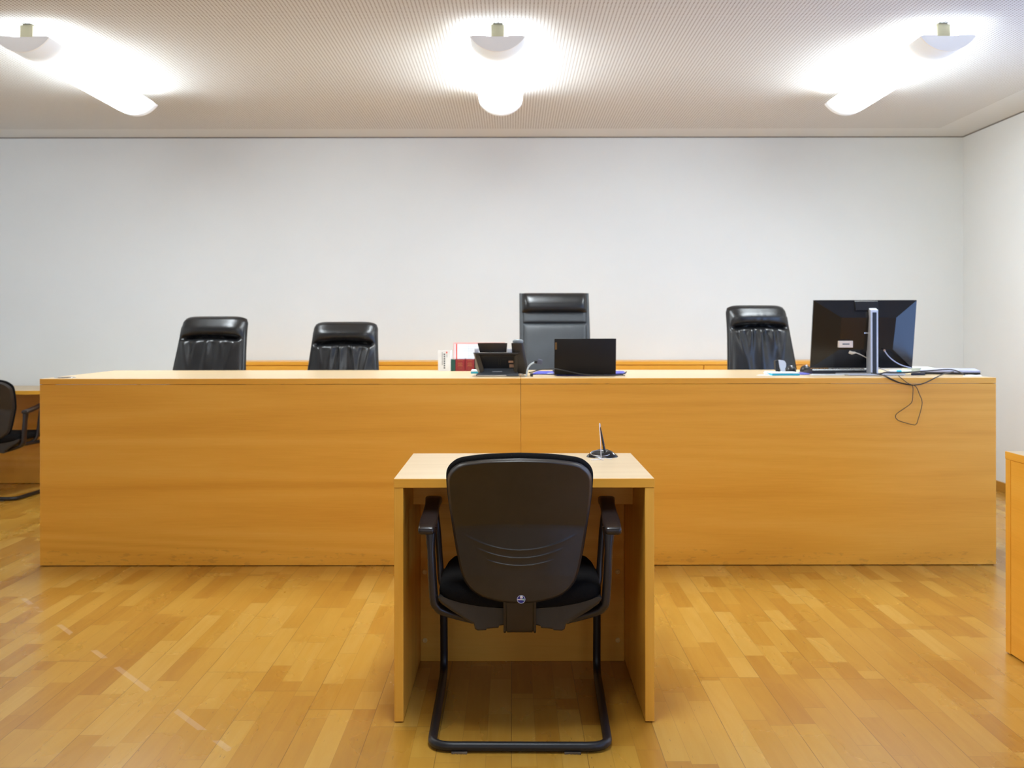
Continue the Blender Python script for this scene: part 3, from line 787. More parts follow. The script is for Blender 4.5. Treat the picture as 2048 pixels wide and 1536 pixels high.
            bmesh.ops.translate(bm, verts=[e for e in r0['geom'] if isinstance(e, bmesh.types.BMVert)], vec=(0, .02, 0))
            return obj(name, bm, L, par, 60)
        bm = B(); secs = []
        for j in range(25):
            z = zb + (top - .004 - zb) * j / 24; k_ = 1 - .15 * sm((j - 22) / 2)
            hw = hwb + (hwt - hwb) * j / 24
            ring = []
            for q in range(28):
                c, sn = math.cos(2 * math.pi * q / 28), math.sin(2 * math.pi * q / 28)
                ring.append((hw * abs(c) ** .25 * (1 if c > 0 else -1), spine(z) + .012 + .022 * k_ * abs(sn) ** .5 * (1 if sn > 0 else -1), z))
            secs.append(ring)
        loft(bm, secs); back = obj('backrest', bm, L, t, 60)
        panel('back_pad', -hwb + .026, hwb - .026, zb + .02, zs - .004, .018, 0, back)
        panel('upper_pad', -hwt + .022, hwt - .022, zs + .002, top - .01, .016, 0, back)
        bm = B(); secs = []
        for i in range(25):
            u = -1 + 2 * i / 24; x = u * (hwt - .016); e = (1 - abs(u) ** 12) ** .5 * .999 + .001; ring = []
            for q in range(28):
                a = 2 * math.pi * q / 28; z = top - .068 + .066 * math.cos(a) * (.93 + .07 * e)
                dep = .058 * e if math.sin(a) > 0 else .012
                ring.append((x, spine(z) - .012 - dep * abs(math.sin(a)) ** .8 * (1 if math.sin(a) > 0 else -1), z))
            secs.append(ring)
        loft(bm, secs); obj('headrest', bm, M['leather'], back, 60, 'glossy black head roll')
    return t
def placeD(px, D): return (px - 1024) * D / F
def zpx(py, D): return H - (py - HY) * D / F
# back plane sits about .27 m behind the chair centre
make_office('black leather office chair, leftmost of the two lower ones at the left', (placeD(404, 6.62) , 6.36, DZ), R(-12), zpx(632, 6.68) - DZ, .228, .272, 'soft', 11)
make_office('black leather office chair, lowest one, second from the left', (placeD(680, 6.62), 6.36, DZ), R(-5), zpx(643, 6.68) - DZ, .212, .252, 'soft', 23)
make_office('tallest office chair, flat dark grey back, behind the laptop', (placeD(1112, 6.62), 6.36, DZ), R(1), zpx(585, 6.70) - DZ, .229, .232, 'flat', 5)
make_office('black leather office chair directly left of the computer monitor', (placeD(1535, 6.62), 6.36, DZ), R(9), zpx(611, 6.68) - DZ, .204, .250, 'soft', 37)

# ------------------------------------------------------------------ things on the bench
TZ = ZB
def at(px, D): return (px - 1024) * D / F
# books
def book(label, x0, x1, y0, h, dep, mat, deco):
    t = thing('book', label, 'book', ((x0 + x1) / 2, y0, TZ), 0, 'books standing at the back edge of the bench')
    w = x1 - x0; z = 0
    bm = B(); box(bm, -w / 2 + .002, w / 2 - .002, .004, dep - .001, .003, h - .003); obj('page_block', bm, M['paper'], t, 0)
    bm = B()
    box(bm, -w / 2, w / 2, 0, .003, z, h, .0008, 1); box(bm, -w / 2, -w / 2 + .002, .003, dep, z, h); box(bm, w / 2 - .002, w / 2, .003, dep, z, h)
    obj('cover', bm, mat, t, 0)
    if deco:
        bm = B()
        if deco == 'gold':
            for (zz, ww, hh) in ((.86, .55, .02), (.70, .45, .012), (.62, .55, .02), (.55, .35, .012), (.47, .5, .03), (.38, .6, .012), (.25, .4, .012), (.14, .5, .008)):
                box(bm, -w * ww / 2, w * ww / 2, -.0008, .0002, h * zz, h * zz + h * hh)
            obj('spine_print', bm, M['gold'], t, 0, 'gold lettering on the spine')
        else:
            for k in range(7): box(bm, .000 - .004, .004, -.0008, .0002, h * (.12 + .11 * k), h * (.12 + .11 * k) + h * .075)
            for k in range(9): box(bm, -.014, -.0105, -.0008, .0002, h * (.30 + .07 * k), h * (.30 + .07 * k) + h * .05)
            box(bm, .010, .017, -.0008, .0002, h * .86, h * .95, mi=1)
            for k in range(3): box(bm, .013, .016, -.0008, .0002, h * (.68 + .05 * k), h * (.71 + .05 * k))
            obj('spine_print', bm, [M['ink'], M['redp']], t, 0, 'upright dark lettering with a red dot')
    return t
BD = 5.955
hh = lambda py: zpx(py, BD) - TZ
book('thick white book with upright lettering, leftmost in the row', at(876, BD), at(901.4, BD), BD, hh(701), .10, M['paper'], 'ink')
book('narrow dark green book between the white and the red books', at(902, BD), at(910.6, BD), BD, hh(718.5), .10, M['green'], None)
book('dark red book beside the green book', at(911, BD), at(929.6, BD), BD, hh(718), .10, M['red'], 'gold')
book('dark red book nearest the telephone', at(930.4, BD), at(948.5, BD), BD, hh(718), .10, M['red'], 'gold')
book('dark navy book partly behind the telephone', at(949, BD), at(962, BD), BD, hh(718.5), .10, M['dark'], 'gold')
# calendar leaning behind the books
t = thing('desk_calendar', 'white calendar sheet with red border standing behind the red books', 'calendar', (at(907, 6.065), 6.065, TZ))
cw, ch = at(1010, 6.065) - at(907, 6.065), zpx(685, 6.065) - TZ
bm = B(); box(bm, 0, cw, 0, .004, 0, ch, mi=0)
F_ = -.0006
box(bm, 0, cw, F_, 0.0, ch - .008, ch, mi=1); box(bm, 0, .006, F_, 0.0, 0, ch - .008, mi=1); box(bm, .014, .022, F_, 0, 0, ch - .008, mi=2)
for i in range(9): box(bm, .034, cw - .006, F_, 0, .03 + i * .014, .0306 + i * .014, mi=3)
for i in range(5): box(bm, .034 + i * .055, .0346 + i * .055, F_, 0, .02, ch - .012, mi=3)
obj('sheet', bm, [M['paper'], M['pink'], M['redp'], M['inkl']], t, 0)
bm = B(); prism(bm, [(.004, ch * .8), (.028, 0), (.026, 0), (.004, ch * .76)], 'x', cw * .3, cw * .7); obj('stand', bm, M['paper'], t, 0)

# notepad with cyan edge (left one)
def notepad(label, x0, x1, y0, y1, h=.012, parent_group='white note pads with a cyan base'):
    t = thing('note_pad', label, 'note pad', ((x0 + x1) / 2, y0, TZ), 0, parent_group)
    bm = B(); box(bm, x0, x1, y0, y1, TZ, TZ + h * .62, .0008, 1); obj('base_card', bm, M['cyan'], t, 0, world=True, label='cyan backing card')
    bm = B(); box(bm, x0 + .001, x1 - .001, y0 + .002, y1, TZ + h * .62, TZ + h, .0006, 1); obj('sheets', bm, M['paper'], t, 0, world=True)
notepad('cyan edged white note pad left of the telephone', at(941.5, 5.63), at(975, 5.63), 5.63, 5.80, .017)
notepad('cyan edged white note pad in front of the stapler', at(1545, 5.37), at(1600, 5.37), 5.375, 5.50, .016)

# telephone seen from behind
PD = 5.33
t = thing('telephone', 'black desk telephone seen from behind, left of the tall chair', 'telephone', (at(1000, PD), PD, TZ))
s = PD / F
X = lambda p: (p - 1000) * s
Z = lambda p: (753.5 - p) * s
bm = B(); loft(bm, [[(X(952), -.002, .002), (X(1037), -.002, .002), (X(1037), -.002, .009), (X(952), -.002, .009)], [(X(967), .075, .030), (X(1032), .075, .030), (X(1032), .075, .040), (X(967), .075, .040)]])
box(bm, X(984), X(1004), .030, .038, .0235, .0255, mi=1)
obj('stand_foot', bm, [plain('phone foot grey', (.10, .11, .12), .45), M['inkl']], t, 30)
# body: wedge with a sloping underside
bm = B()
def trap(y, zl, zr, x0, x1, th): return
body = [(X(947), Z(708), -.01), (X(1038), Z(708), -.01)]
V = lambda x, y, z: bm.verts.new((x, y, z))
sec0 = [(X(948), -.012, Z(706.5)), (X(1038), -.012, Z(706.5)), (X(1036), -.012, Z(709)), (X(950), -.012, Z(709))]
sec1 = [(X(946), .01, Z(706)), (X(1040), .01, Z(706)), (X(1036), .01, Z(712)), (X(950), .01, Z(712))]
sec2 = [(X(948), .085, Z(716)), (X(1041), .085, Z(716)), (X(1034), .085, Z(745)), (X(958), .085, Z(745))]
sec3 = [(X(948), .19, Z(740)), (X(1041), .19, Z(740)), (X(1036), .19, Z(752)), (X(956), .19, Z(752))]
loft(bm, [sec0, sec1, sec2, sec3]); obj('body', bm, M['handset'], t, 25)
bm = B()
loft(bm, [[(X(951), .0, Z(709)), (X(958), .0, Z(709)), (X(958), .07, Z(709)), (X(951), .07, Z(709))], [(X(960), .02, Z(748)), (X(968), .02, Z(742)), (X(968), .08, Z(742)), (X(960), .08, Z(748))]]); obj('support', bm, M['handset'], t, 25); bm = B()
loft(bm, [[(X(1031), .0, Z(709)), (X(1037), .0, Z(709)), (X(1037), .07, Z(709)), (X(1031), .07, Z(709))], [(X(1027), .02, Z(742)), (X(1034), .02, Z(750)), (X(1034), .08, Z(750)), (X(1027), .08, Z(742))]])
obj('support', bm, M['handset'], t, 25)
bm = B()
def lab(x0, x1, p0, p1, off, mi):
    f = lambda xx, pp: V(X(xx), .012 + (pp - 712) / 33 * .075 - off, Z(pp) - off * .4)
    a = [f(x0, p1), f(x1, p1), f(x1, p0), f(x0, p0)]; b = [V(v.co.x, v.co.y + .0006, v.co.z + .0006) for v in a]
    bm.faces.new(a).material_index = mi; bm.faces.new(b[::-1]).material_index = mi
    for k in range(4): bm.faces.new((a[k], a[(k + 1) % 4], b[(k + 1) % 4], b[k])).material_index = mi
lab(966, 1032, 714, 742, .0020, 2); lab(1017, 1028, 722.5, 726.5, .0032, 0); lab(1018.5, 1029.5, 730, 736.5, .0032, 0)
lab(996, 997.5, 719, 731, .0032, 1); lab(1000, 1001.5, 719, 731, .0032, 1); lab(1004, 1014, 718.5, 720, .0032, 1); lab(1010, 1011.5, 720, 731, .0032, 1); lab(966.5, 968.5, 714.5, 716.5, .0032, 1)
obj('type_label', bm, [M['tan'], M['shell'], M['blackm']], t, 0, 'small tan stickers')
bm = B(); NN = 16; secs = []
for i in range(NN + 1):
    u = -1 + 2 * i / NN; xt = X(984.5) + u * 30 * s; xb = X(986) + u * 27 * s; yy = .02 + .010 * u * u
    secs.append([(xt, yy, Z(687) + .001 * (1 - u * u)), (xt, yy + .010, Z(687)), (xb, yy + .022, Z(706)), (xb, yy + .008, Z(706))])
loft(bm, secs); obj('display', bm, M['handset'], t, 40, 'raised curved display housing')
bm = B(); box(bm, X(1014), X(1024), .02, .06, Z(712), Z(698), .002); obj('silver_trim', bm, M['silver'], t)
bm = B(); box(bm, X(949), X(957), .015, .05, Z(710), Z(698), .002); obj('silver_trim', bm, M['silver'], t)
# handset at the right, resting upright along the body
bm = B(); secs = []
for (zz, xc, hw, y0, y1) in ((Z(687), 1035, 12.5, .00, .05), (Z(700), 1036.5, 13, .005, .055), (Z(715), 1038.5, 13.5, .012, .06), (Z(730), 1041, 14, .02, .075), (Z(743), 1042.5, 14, .03, .09), (Z(750), 1043, 12, .04, .10)):
    ring = []
    for q in range(20):
        c, sn = math.cos(2 * math.pi * q / 20), math.sin(2 * math.pi * q / 20)
        ring.append((X(xc) + hw * s * abs(c) ** .6 * (1 if c > 0 else -1), (y0 + y1) / 2 + (y1 - y0) / 2 * abs(sn) ** .6 * (1 if sn > 0 else -1), zz))
    secs.append(ring)
loft(bm, secs); hs = obj('handset', bm, M['handset'], t, 50)
bm = B(); lathe(bm, [(.026, 0), (.0285, .006), (.027, .014), (.018, .019), (0, .020)], 28, (X(1036), .028, Z(687)), sy=.85); obj('ear_piece', bm, plain('ear piece grey', (.20, .23, .24), .4), hs, 60, 'rounded silver end')
bm = B(); tube(bm, catmull([(X(955), -.006, .004), (X(957), -.014, .004), (X(970), -.017, .004), (X(990), -.016, .004), (X(1006), -.012, .004), (X(1012), .0, .004)], 6), .0032, 8); tube(bm, catmull([(X(1030), .04, .004), (X(1040), .02, .012), (X(1047), .0, .008), (X(1050), -.01, .003)], 6), .003, 8)
obj('phone_cord', bm, M['cablec'], t, 60, 'cream cord lying under the telephone')

# loose network lead sticking up with a plug
CD = 5.31
t = thing('network_cable', 'thick pale cable rising from the bench with a grey plug', 'cable', (at(1053, CD), CD, TZ))
s2 = CD / F; q = lambda px, py, dy=0.0: ((px - 1053) * s2, dy, (752.5 - py) * s2)
bm = B(); tube(bm, catmull([q(1049.5, 751.4), q(1051, 751.2), q(1052.8, 750), q(1054, 742), q(1056, 735), q(1060, 729.5), q(1065, 726), q(1071, 723.5, .005)], 8), .0042, 12); obj('lead', bm, M['cablew'], t, 60)
bm = B(); box(bm, -.011, .011, -.008, .008, -.006, .008, .001, mtx=Matrix.Translation(q(1072.5, 724, .004)) @ Matrix.Rotation(R(15), 4, 'Y'))
box(bm, -.011, .013, -.011, .011, -.013, .012, .0015, mi=1, mtx=Matrix.Translation(q(1079, 723, .004)) @ Matrix.Rotation(R(15), 4, 'Y')); obj('plug', bm, [M['black'], plain('grey plug', (.09, .10, .14), .4)], t, 30, 'square grey plug')

# blue folder, laptop
t = thing('blue_folder', 'violet blue folder under the laptop', 'folder', (at(1160, 5.5), 5.42, TZ))
def slab(bm, c, z0, z1, mi=0, r=.0): prism(bm, c, 'z', z0, z1, mi, r)
bm = B(); FP = [(at(1062, 5.50), 5.50), (at(1112, 5.48), 5.49), (at(1113, 5.37), 5.372), (at(1229, 5.37), 5.372), (at(1230, 5.48), 5.49), (at(1252, 5.55), 5.55), (at(1247, 5.82), 5.82), (at(1076, 5.82), 5.82)]
slab(bm, FP, TZ, TZ + .0015); slab(bm, FP, TZ + .0045, TZ + .006)
obj('cover', bm, M['blue'], t, 0, world=True)
bm = B(); slab(bm, [(at(1072, 5.50), 5.503), (at(1230, 5.55), 5.553), (at(1230, 5.80), 5.80), (at(1078, 5.80), 5.80)], TZ + .0016, TZ + .0044); box(bm, at(1095, 5.5), at(1107, 5.5), 5.515, 5.56, TZ + .0061, TZ + .0066)
obj('paper', bm, M['paper'], t, 0, world=True)

LD = 5.36
t = thing('laptop', 'open black laptop with its lid towards the viewer', 'laptop', (at(1170, LD), LD, TZ + .0061))
s3 = LD / F; lw = 61.5 * s3
bm = B(); box(bm, -lw, lw, .008, .232, .0075, .0225, .003); lb = obj('keyboard_base', bm, M['blackm'], t, 30)
bm = B(); box(bm, -lw + .02, lw - .02, .06, .15, .0225, .0235); obj('keyboard', bm, M['black'], lb, 0)
bm = B(); hgt = (751 - 676.5) * s3 - .006
box(bm, -lw, lw, -.003, .003, 0, hgt, .0025, 2, mtx=Matrix.Rotation(R(6), 4, 'X') @ Matrix.Translation((0, 0, .002)))
box(bm, -.10, .10, .0, .012, .0, .014, .003)
lid = obj('lid', bm, plain('laptop lid', (.010, .0075, .006), .5, spec=.25), t, 30)
bm = B(); box(bm, -lw + .003, -lw + .013, -.0036, -.0028, hgt - .055, hgt - .018, mtx=Matrix.Rotation(R(6), 4, 'X')); obj('maker_badge', bm, M['brownl'], lid, 0, 'small brown badge')
bm = B(); box(bm, -lw + .008, lw - .008, .0031, .0036, .012, hgt - .006, mtx=Matrix.Rotation(R(6), 4, 'X')); obj('screen', bm, M['glossb'], lid, 0)
for sx in (-1, 1):
    for yy in (.03, .20):
        bm = B(); box(bm, sx * (lw - .03) - .012, sx * (lw - .03) + .012, yy, yy + .015, 0.0, .0078 if yy > .1 else .0078); obj('rubber_foot', bm, M['black'], lb, 0)

q = lambda px, py, D=5.30: Vector((at(px, D), D, zpx(py, D)))
bm = B(); tube(bm, catmull([q(1058, 745, 5.36), q(1065, 744), q(1072, 741.5), q(1085, 738.5), q(1100, 737.5), q(1115, 738.5), q(1130, 741.5), q(1148, 745.5), q(1165, 748.6), q(1185, 750.3), q(1210, 750.6), q(1235, 750.2), q(1246, 748.5, 5.31), q(1253, 744, 5.33)], 8), .0030, 10)
tube(bm, catmull([q(1228, 750.9, 5.3), q(1242, 750.6, 5.3), q(1250, 751.4, 5.3)], 6), .0026, 8)
box(bm, at(1060, 5.3), at(1066, 5.3), 5.29, 5.305, TZ + .001, TZ + .018, .003)
tag(obj('charging_cable', bm, M['cable'], None, 60, world=True), 'dark cable arching in front of the laptop lid', 'cable')

# stapler-like silver tape dispenser, mouse, small notebook, paper
t = thing('stapler', 'silver and black stapler standing on end beside the mouse', 'stapler', (at(1562, 5.55), 5.55, TZ))
s4 = 5.55 / F; q = lambda px, py: ((px - 1562) * s4, (748.6 - py) * s4)
bm = B(); prism(bm, [q(*p) for p in ((1550, 722), (1555, 720.5), (1558, 723), (1558, 738), (1555, 742), (1550.5, 740))], 'y', -.012, .03, r=.002); prism(bm, [q(*p) for p in ((1554, 741), (1558, 741), (1560, 748.6), (1553, 748.6))], 'y', -.01, .03); obj('jaw', bm, M['blackm'], t, 30, 'black jaw')
bm = B(); prism(bm, [q(*p) for p in ((1555.5, 722), (1560, 720.4), (1566.5, 721.3), (1570.5, 726), (1570.8, 733), (1568.5, 738.5), (1569.5, 748.4), (1559, 748.4), (1559.5, 739), (1557.5, 736))], 'y', -.018, .026, r=.0025)
obj('handle', bm, M['silver'], t, 60, 'curved silver handle')

def mouse(label, px0, px1, D, py_top, wire=None):
    x0, x1 = at(px0, D), at(px1, D); hgt = zpx(py_top, D) - TZ
    t = thing('computer_mouse', label, 'computer mouse', ((x0 + x1) / 2, D, TZ), 0, 'black computer mice')
    w = (x1 - x0) / 2; bm = B(); secs = []
    for k in range(13):
        v = -1 + 2 * k / 12; e = max(.02, (1 - v * v)) ** .5; ring = []
        for j in range(20):
            a = 2 * math.pi * j / 20; c, sn = math.cos(a), math.sin(a)
            ring.append((w * c * e ** .6, v * w * 1.05, .002 + (max(0, sn) ** .8) * (hgt - .002) * e ** .8))
        secs.append(ring)
    loft(bm, secs); obj('body', bm, M['black'], t, 60)
    bm = B(); tube(bm, [(-.004, -w * .5, hgt * .92), (.004, -w * .5, hgt * .92)], .005, 12); obj('scroll_wheel', bm, M['silver'], t, 60)
    return t
mouse('black computer mouse right of the stapler', 1571, 1592, 5.70, 732)
bm = B(); slab(bm, [(at(1590, 5.46), 5.46), (at(1618, 5.46), 5.46), (at(1622, 5.72), 5.72), (at(1592, 5.72), 5.72)], TZ, TZ + .002); o = obj('mouse_pad', bm, M['blue'], None, 0, world=True); tag(o, 'violet blue mat between the note pad and the keyboard', 'mouse pad')
mouse('black computer mouse at the left end of the keyboard', 1600, 1622, 5.80, 731)
o = bpy.data.objects['computer_mouse.001']
# small spiral notebook and loose sheet
t = thing('spiral_notebook', 'small spiral notebook with white rings left of the stapler', 'notebook', (at(1540, 5.5), 5.44, TZ))
bm = B(); slab(bm, [(at(1530, 5.44), 5.44), (at(1556, 5.44), 5.44), (at(1546, 5.62), 5.62), (at(1527, 5.62), 5.62)], TZ + .0008, TZ + .008); obj('pages', bm, M['paper'], t, 0, world=True)
bm = B()
for k in range(6):
    cx = at(1529 + k * 3.0, 5.62); tube(bm, [(cx, 5.62 + .007 * math.cos(a), TZ + .008 + .0065 * math.sin(a)) for a in [2 * math.pi * j / 12 for j in range(12)]], .0012, 6, closed=True)
obj('spiral_binding', bm, M['white'], t, 60, world=True)
bm = B(); slab(bm, [(at(1516, 5.36), 5.40), (at(1545, 5.36), 5.37), (at(1548, 5.42), 5.43), (at(1522, 5.44), 5.47)], TZ, TZ + .0008)
tag(obj('paper_sheet', bm, M['paper'], None, 0, world=True), 'loose white sheet beside the cyan edged pad, at its left', 'paper')
bm = B(); slab(bm, [(at(1620, 5.39), 5.39), (at(1690, 5.39), 5.40), (at(1690, 5.46), 5.50), (at(1628, 5.46), 5.50)], TZ, TZ + .0035)
tag(obj('paper_sheet', bm, M['paper'], None, 0, world=True), 'white sheets lying in front of the keyboard below the monitor', 'paper')

# monitor
MX = at(1728, 5.46)
t = thing('computer_monitor', 'large black computer monitor seen from behind on a silver stand', 'monitor', (MX, 5.40, TZ))
yt, yb = .040, .105           # tilt: the top edge leans to the viewer
zt_, zb_ = zpx(601.5, 5.44) - TZ, zpx(737, 5.505) - TZ
hwm = .2735
def P(u, v, d):  # u -1..1, v 0 bottom..1 top, d out to the viewer
    y = yb + (yt - yb) * v; z = zb_ + (zt_ - zb_) * v
    nrm = Vector((0, -(zt_ - zb_), (yt - yb))).normalized() if False else Vector((0, -1, -.18)).normalized()
    return Vector((u * hwm, y, z)) + nrm * d
bm = B()
def quad(*c, mi=0): f = bm.faces.new([bm.verts.new(p) for p in c]); f.material_index = mi
o4 = [P(-1, 0, 0), P(1, 0, 0), P(1, 1, 0), P(-1, 1, 0)]
b4 = [P(-1, 0, -.012), P(1, 0, -.012), P(1, 1, -.012), P(-1, 1, -.012)]
l4 = [P(-.90, .045, .014), P(.80, .045, .014), None, None]
i4 = [P(-.50, .30, .040), P(.54, .30, .040), P(.57, .765, .040), P(-.49, .765, .040)]
lo = [P(-.78, .04, .008), P(.78, .04, .008)]
def ringfaces(a, b):
    for k in range(4): quad(a[k], a[(k + 1) % 4], b[(k + 1) % 4], b[k])
ringfaces(b4, o4); quad(*reversed(b4)); ringfaces(o4, i4); quad(*i4)
bmesh.ops.remove_doubles(bm, verts=bm.verts, dist=.0005)
hs = obj('housing', bm, M['monb'], t, 12)
bm = B(); quad(P(-.98, .03, -.0125), P(.98, .03, -.0125), P(.98, .98, -.0125), P(-.98, .98, -.0125)); r0 = bmesh.ops.extrude_face_region(bm, geom=list(bm.faces)); bmesh.ops.translate(bm, verts=[e for e in r0['geom'] if isinstance(e, bmesh.types.BMVert)], vec=(0, .001, 0)); obj('screen', bm, M['glossb'], t, 0)
bm = B(); c0, c1 = P(-.22, .80, .018), P(.24, .99, .012)
loft(bm, [[P(-.22, .86, .022), P(.24, .86, .022), P(.24, .995, .004), P(-.22, .995, .004)], [P(-.21, .87, .034), P(.23, .87, .034), P(.23, .99, .012), P(-.21, .99, .012)]]); obj('handle_recess', bm, M['black'], hs, 0)
def mpx(px, py, y): return ((px - 1024) * (5.40 + y) / F - MX, y, zpx(py, 5.40 + y) - TZ)
def mquad_box(bm, x0, x1, y0, y1, ya, yb2, mi=0, r=0):
    a = mpx(x0, y1, ya); b = mpx(x1, y0, ya); box(bm, a[0], b[0], ya, yb2, a[2], b[2], r, 2, mi)
bm = B(); mquad_box(bm, 1678.5, 1706, 682.5, 696, .0175, .050, 0, .002); mquad_box(bm, 1685, 1699, 687.8, 690.2, .0168, .02, 1)
obj('sticker_plate', bm, [plain('cream label plate', (.80, .68, .58), .5), M['ink']], hs, 0, 'cream label plate with a grey line of print')
# stand: column with slanted top and dark slot, base plate
yc0, yc1 = -.012, .056
cx0, cx1 = mpx(1741.5, 700, yc0)[0], mpx(1756.5, 700, yc0)[0]
ztf, ztr = mpx(0, 621, yc0)[2], mpx(0, 612.5, yc1)[2]
bm = B(); prism(bm, [(yc0, .008), (yc1, .008), (yc1, ztr), (yc0, ztf)], 'x', cx0, cx1, r=.0012)
col = obj('stand_column', bm, M['silver'], t, 30, 'upright silver column')
bm = B(); box(bm, cx0 + .009, cx1 - .009, yc0 - .0008, yc0 + .004, .010, ztf - .012); obj('cable_slot', bm, M['black'], col, 0, 'dark slot down the column')
bm = B(); box(bm, cx0 - .03, cx1 + .02, yc1 - .004, .072, mpx(0, 690, .05)[2], mpx(0, 640, .05)[2], .004); box(bm, cx0 - .02, cx0 + .002, .03, .05, mpx(0, 668, .05)[2], mpx(0, 665, .05)[2], mi=1); obj('swivel_mount', bm, [M['black'], M['chrome']], col)
for py in (621, 629):
    bm = B(); lathe(bm, [(0, .006), (.003, .006), (.0045, 0)], 16, (0, 0, 0)); bmesh.ops.rotate(bm, verts=bm.verts, cent=(0, 0, 0), matrix=Matrix.Rotation(R(-90), 3, 'Y')); bmesh.ops.translate(bm, verts=bm.verts, vec=mpx(1733, py, .05)); obj('knob', bm, M['chrome'], col)
bm = B(); b0 = mpx(1697, 0, -.035)[0]; b1 = mpx(1811, 0, -.035)[0]; b2 = mpx(1667, 0, .13)[0]; b3 = mpx(1800, 0, .13)[0]
prism(bm, [(b0, -.035), (b1, -.035), (b3, .13), (b2, .10)], 'z', .0022, .0085, 0, .0008); prism(bm, [(b0 + .002, -.0335), (b1 - .008, -.0335), (b3, .128), (b2 + .002, .10)], 'z', 0, .0022, 1); obj('stand_base', bm, [M['silver'], M['black']], t, 20, 'flat silver base plate')
# monitor leads
bm = B(); pp = [mpx(1699, 705, .022), mpx(1704, 707, .012), mpx(1711, 706, .010)]
tube(bm, pp, [.0085, .0085, .0045], 12); tube(bm, catmull([mpx(1710, 706, .010), mpx(1720, 709.5, .012), mpx(1733, 716.5, .045), mpx(1741, 722, .06), mpx(1752, 733, .06), mpx(1762, 738.5, .03), mpx(1778, 744, .04), mpx(1800, 746.0, .05)], 7), .0026, 10)
obj('power_lead', bm, M['cablec'], t, 60, 'cream plug and lead')
bm = B(); tube(bm, [mpx(1768.5, 701, .030), mpx(1770, 704, .022)], [.0055, .004], 12, mi=1); tube(bm, catmull([mpx(1769.5, 703, .022), mpx(1775, 711, .012), mpx(1784, 720, .010), mpx(1796, 728, .02), mpx(1808, 733, .04), mpx(1822, 736.5, .06)], 7), .0028, 10)
obj('video_lead', bm, [M['lav'], M['tan']], t, 60, 'lavender lead from the right socket')

# keyboard below the monitor
t = thing('keyboard', 'black keyboard below the left part of the monitor', 'keyboard', (at(1665, 5.62), 5.55, TZ))
x0, x1 = at(1617, 5.6), at(1728, 5.6)
bm = B(); prism(bm, [(5.53, TZ), (5.70, TZ), (5.70, TZ + .012), (5.54, TZ + .026), (5.53, TZ + .020)], 'x', x0, x1, r=.002); obj('case', bm, M['black'], t, 30, world=True)
bm = B()
for r_ in range(5):
    for c in range(16):
        xa = x0 + .010 + c * (x1 - x0 - .02) / 16; ya = 5.553 + r_ * .028; za = TZ + .0255 - (ya - 5.54) * .0875
        box(bm, xa, xa + (x1 - x0 - .02) / 16 - .003, ya, ya + .024, za - .002, za + .005, .001, 1)
o = obj('key', bm, M['blackm'], t, 0, world=True); o.name = 'key_field'; o['kind'] = 'stuff'

# marker pens, papers, closed laptop, folders at the right end
def marker(label, px0, px1, D, py, body, cap, band):
    t = thing('marker_pen', label, 'marker pen', (at((px0 + px1) / 2, D), D, TZ), 0, 'marker pens beside the monitor stand')
    z = .0085 if py is None else zpx(py, D) - TZ; L_ = (at(px1, D) - at(px0, D)); r_ = .0085
    bm = B(); tube(bm, [(-L_ * .10, 0, z), (L_ * .5, 0, z)], r_, 16); obj('barrel', bm, body, t, 50)
    bm = B(); tube(bm, [(-L_ * .5, 0, z), (-L_ * .47, 0, z), (-L_ * .12, 0, z)], [r_ * .8, r_ * 1.02, r_ * 1.02], 16); obj('cap', bm, cap, t, 50)
    bm = B(); tube(bm, [(-L_ * .14, 0, z), (L_ * .14, 0, z)], r_ * 1.05, 16); obj('band', bm, band, t, 50)
marker('white and cyan marker pen resting right of the monitor stand', 1779, 1815, 5.62, None, M['paperg'], M['white'], M['cyan'])
marker('thin white marker pen with a green barrel, just behind the cyan one', 1779, 1822, 5.66, None, M['paperg'], M['white'], M['white'])
bm = B(); slab(bm, [(at(1814, 5.80), 5.80), (at(1868, 5.80), 5.79), (at(1862, 5.92), 5.98), (at(1812, 5.92), 5.98)], TZ, TZ + .022)
tag(obj('paper_stack', bm, M['paperg'], None, 0, world=True), 'pale green white paper stack behind the marker pens', 'paper stack')
t = thing('closed_laptop', 'closed silver lidded laptop at the right end of the bench', 'laptop', (at(1905, 5.45), 5.45, TZ))
def quadp(a, D0, b, D1, c, D2, d, D3): return [(at(a, D0), D0), (at(b, D1), D1), (at(c, D2), D2), (at(d, D3), D3)]
Q = quadp(1840, 5.50, 1961, 5.42, 1950, 5.72, 1842, 5.76)
bm = B(); slab(bm, Q, TZ + .002, TZ + .012, r=.002); obj('base', bm, M['black'], t, 20, world=True)
bm = B(); slab(bm, Q, TZ + .0122, TZ + .022, r=.002); obj('lid', bm, M['lav'], t, 20, world=True, label='silver lavender lid')
bm = B()
for p in Q:
    c = Vector((sum(a for a, _ in Q) / 4, sum(b for _, b in Q) / 4)); v = Vector(p).lerp(c, .15); box(bm, v.x - .008, v.x + .008, v.y - .008, v.y + .008, TZ, TZ + .0025)
obj('rubber_feet', bm, M['black'], t, 0, world=True).name = 'underside_pad'
bm = B(); slab(bm, quadp(1925, 5.28, 1964, 5.26, 1962, 5.36, 1930, 5.36), TZ, TZ + .0015); tag(obj('paper_sheet', bm, M['paper'], None, 0, world=True), 'white slip in front of the closed silver laptop', 'paper')
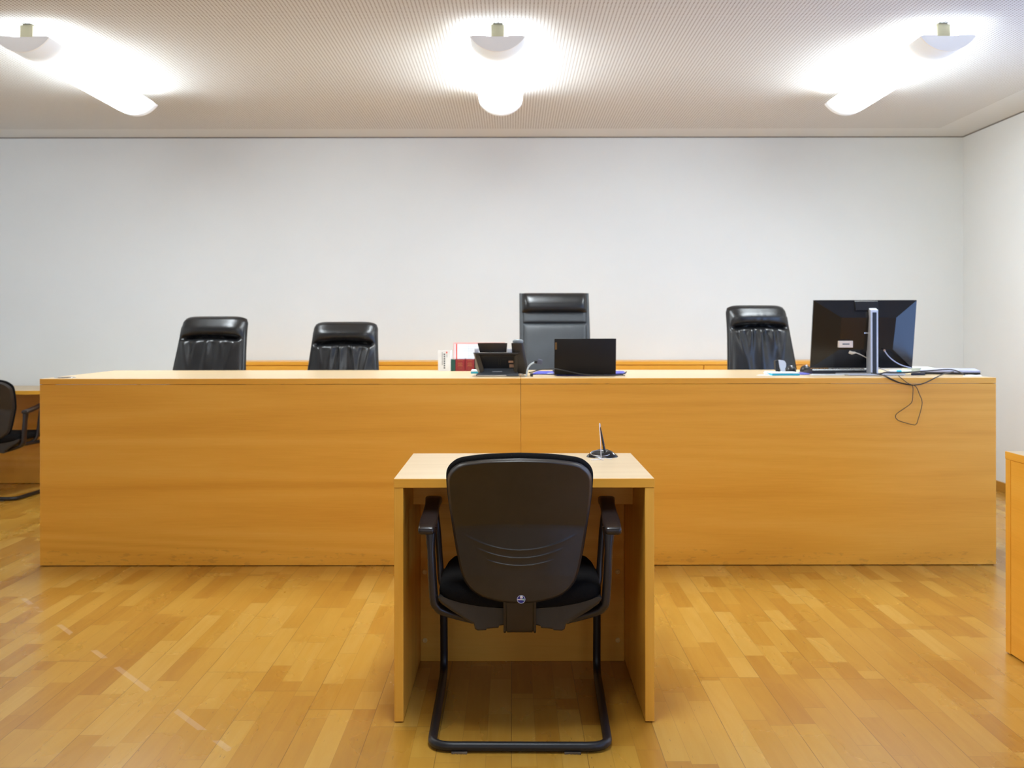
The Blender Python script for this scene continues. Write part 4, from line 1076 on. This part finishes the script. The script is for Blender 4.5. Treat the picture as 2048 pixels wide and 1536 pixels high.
bm = B(); slab(bm, quadp(1822, 5.40, 1850, 5.40, 1850, 5.50, 1826, 5.50), TZ, TZ + .010); tag(obj('notebook', bm, M['dark'], None, 0, world=True), 'small dark notebook left of the closed silver laptop', 'notebook')

# cables spilling over the bench front
q = lambda px, py, D=5.118: Vector((at(px, D), D, zpx(py, D)))
bm = B(); tube(bm, catmull([q(1742, 747, 5.33), q(1752, 748.5, 5.30), q(1762, 750.5, 5.22), q(1772, 754.5, 5.122), q(1783, 760.5), q(1797, 766), q(1812, 769.5), q(1826, 771.2), q(1843, 769), q(1858, 763), q(1872, 755.8, 5.120), q(1886, 749.5, 5.22), q(1898, 746.5, 5.30), q(1907, 744.5, 5.36)], 8), .0028, 10)
tag(obj('hanging_cable', bm, M['cable'], None, 60, world=True), 'thicker dark cable sagging over the front edge of the bench', 'cable')
bm = B(); tube(bm, catmull([q(1795, 751, 5.25), q(1798, 753.5, 5.13), q(1804, 758.5, 5.117), q(1815, 767, 5.114), q(1825, 773, 5.112), q(1825.5, 790, 5.112), q(1824, 803, 5.113), q(1818, 811, 5.113), q(1795, 827, 5.113), q(1791, 833, 5.113), q(1793, 839, 5.113), q(1802, 844, 5.113), q(1826, 850.5, 5.113), q(1832, 849, 5.113), q(1835, 843, 5.113), q(1844, 808, 5.113), q(1838, 788, 5.113), q(1833, 776, 5.113), q(1827, 771.5, 5.112), q(1815, 769, 5.111), q(1800, 765.8, 5.111), q(1786, 760, 5.114), q(1776, 755, 5.120), q(1768, 750.6, 5.22)], 8), .0018, 8)
tag(obj('thin_cable', bm, M['cablev'], None, 60, world=True), 'thin brown cable hanging in a loop down the bench front', 'cable')
bm = B(); tube(bm, catmull([q(1755, 749.5, 5.37), q(1763, 748, 5.36), q(1770, 745.8, 5.365), q(1782, 746.2, 5.37), q(1800, 746.3, 5.37), q(1820, 745.5, 5.37), q(1845, 743.6, 5.39), q(1868, 741.6, 5.415), q(1890, 740.0, 5.43), q(1905, 740.6, 5.43), q(1918, 744.5, 5.40), q(1926, 749.0, 5.34), q(1929, 750.6, 5.32)], 8), .0032, 10)
tag(obj('power_cable', bm, M['cable'], None, 60, world=True), 'black cable arched across the closed silver laptop', 'cable')
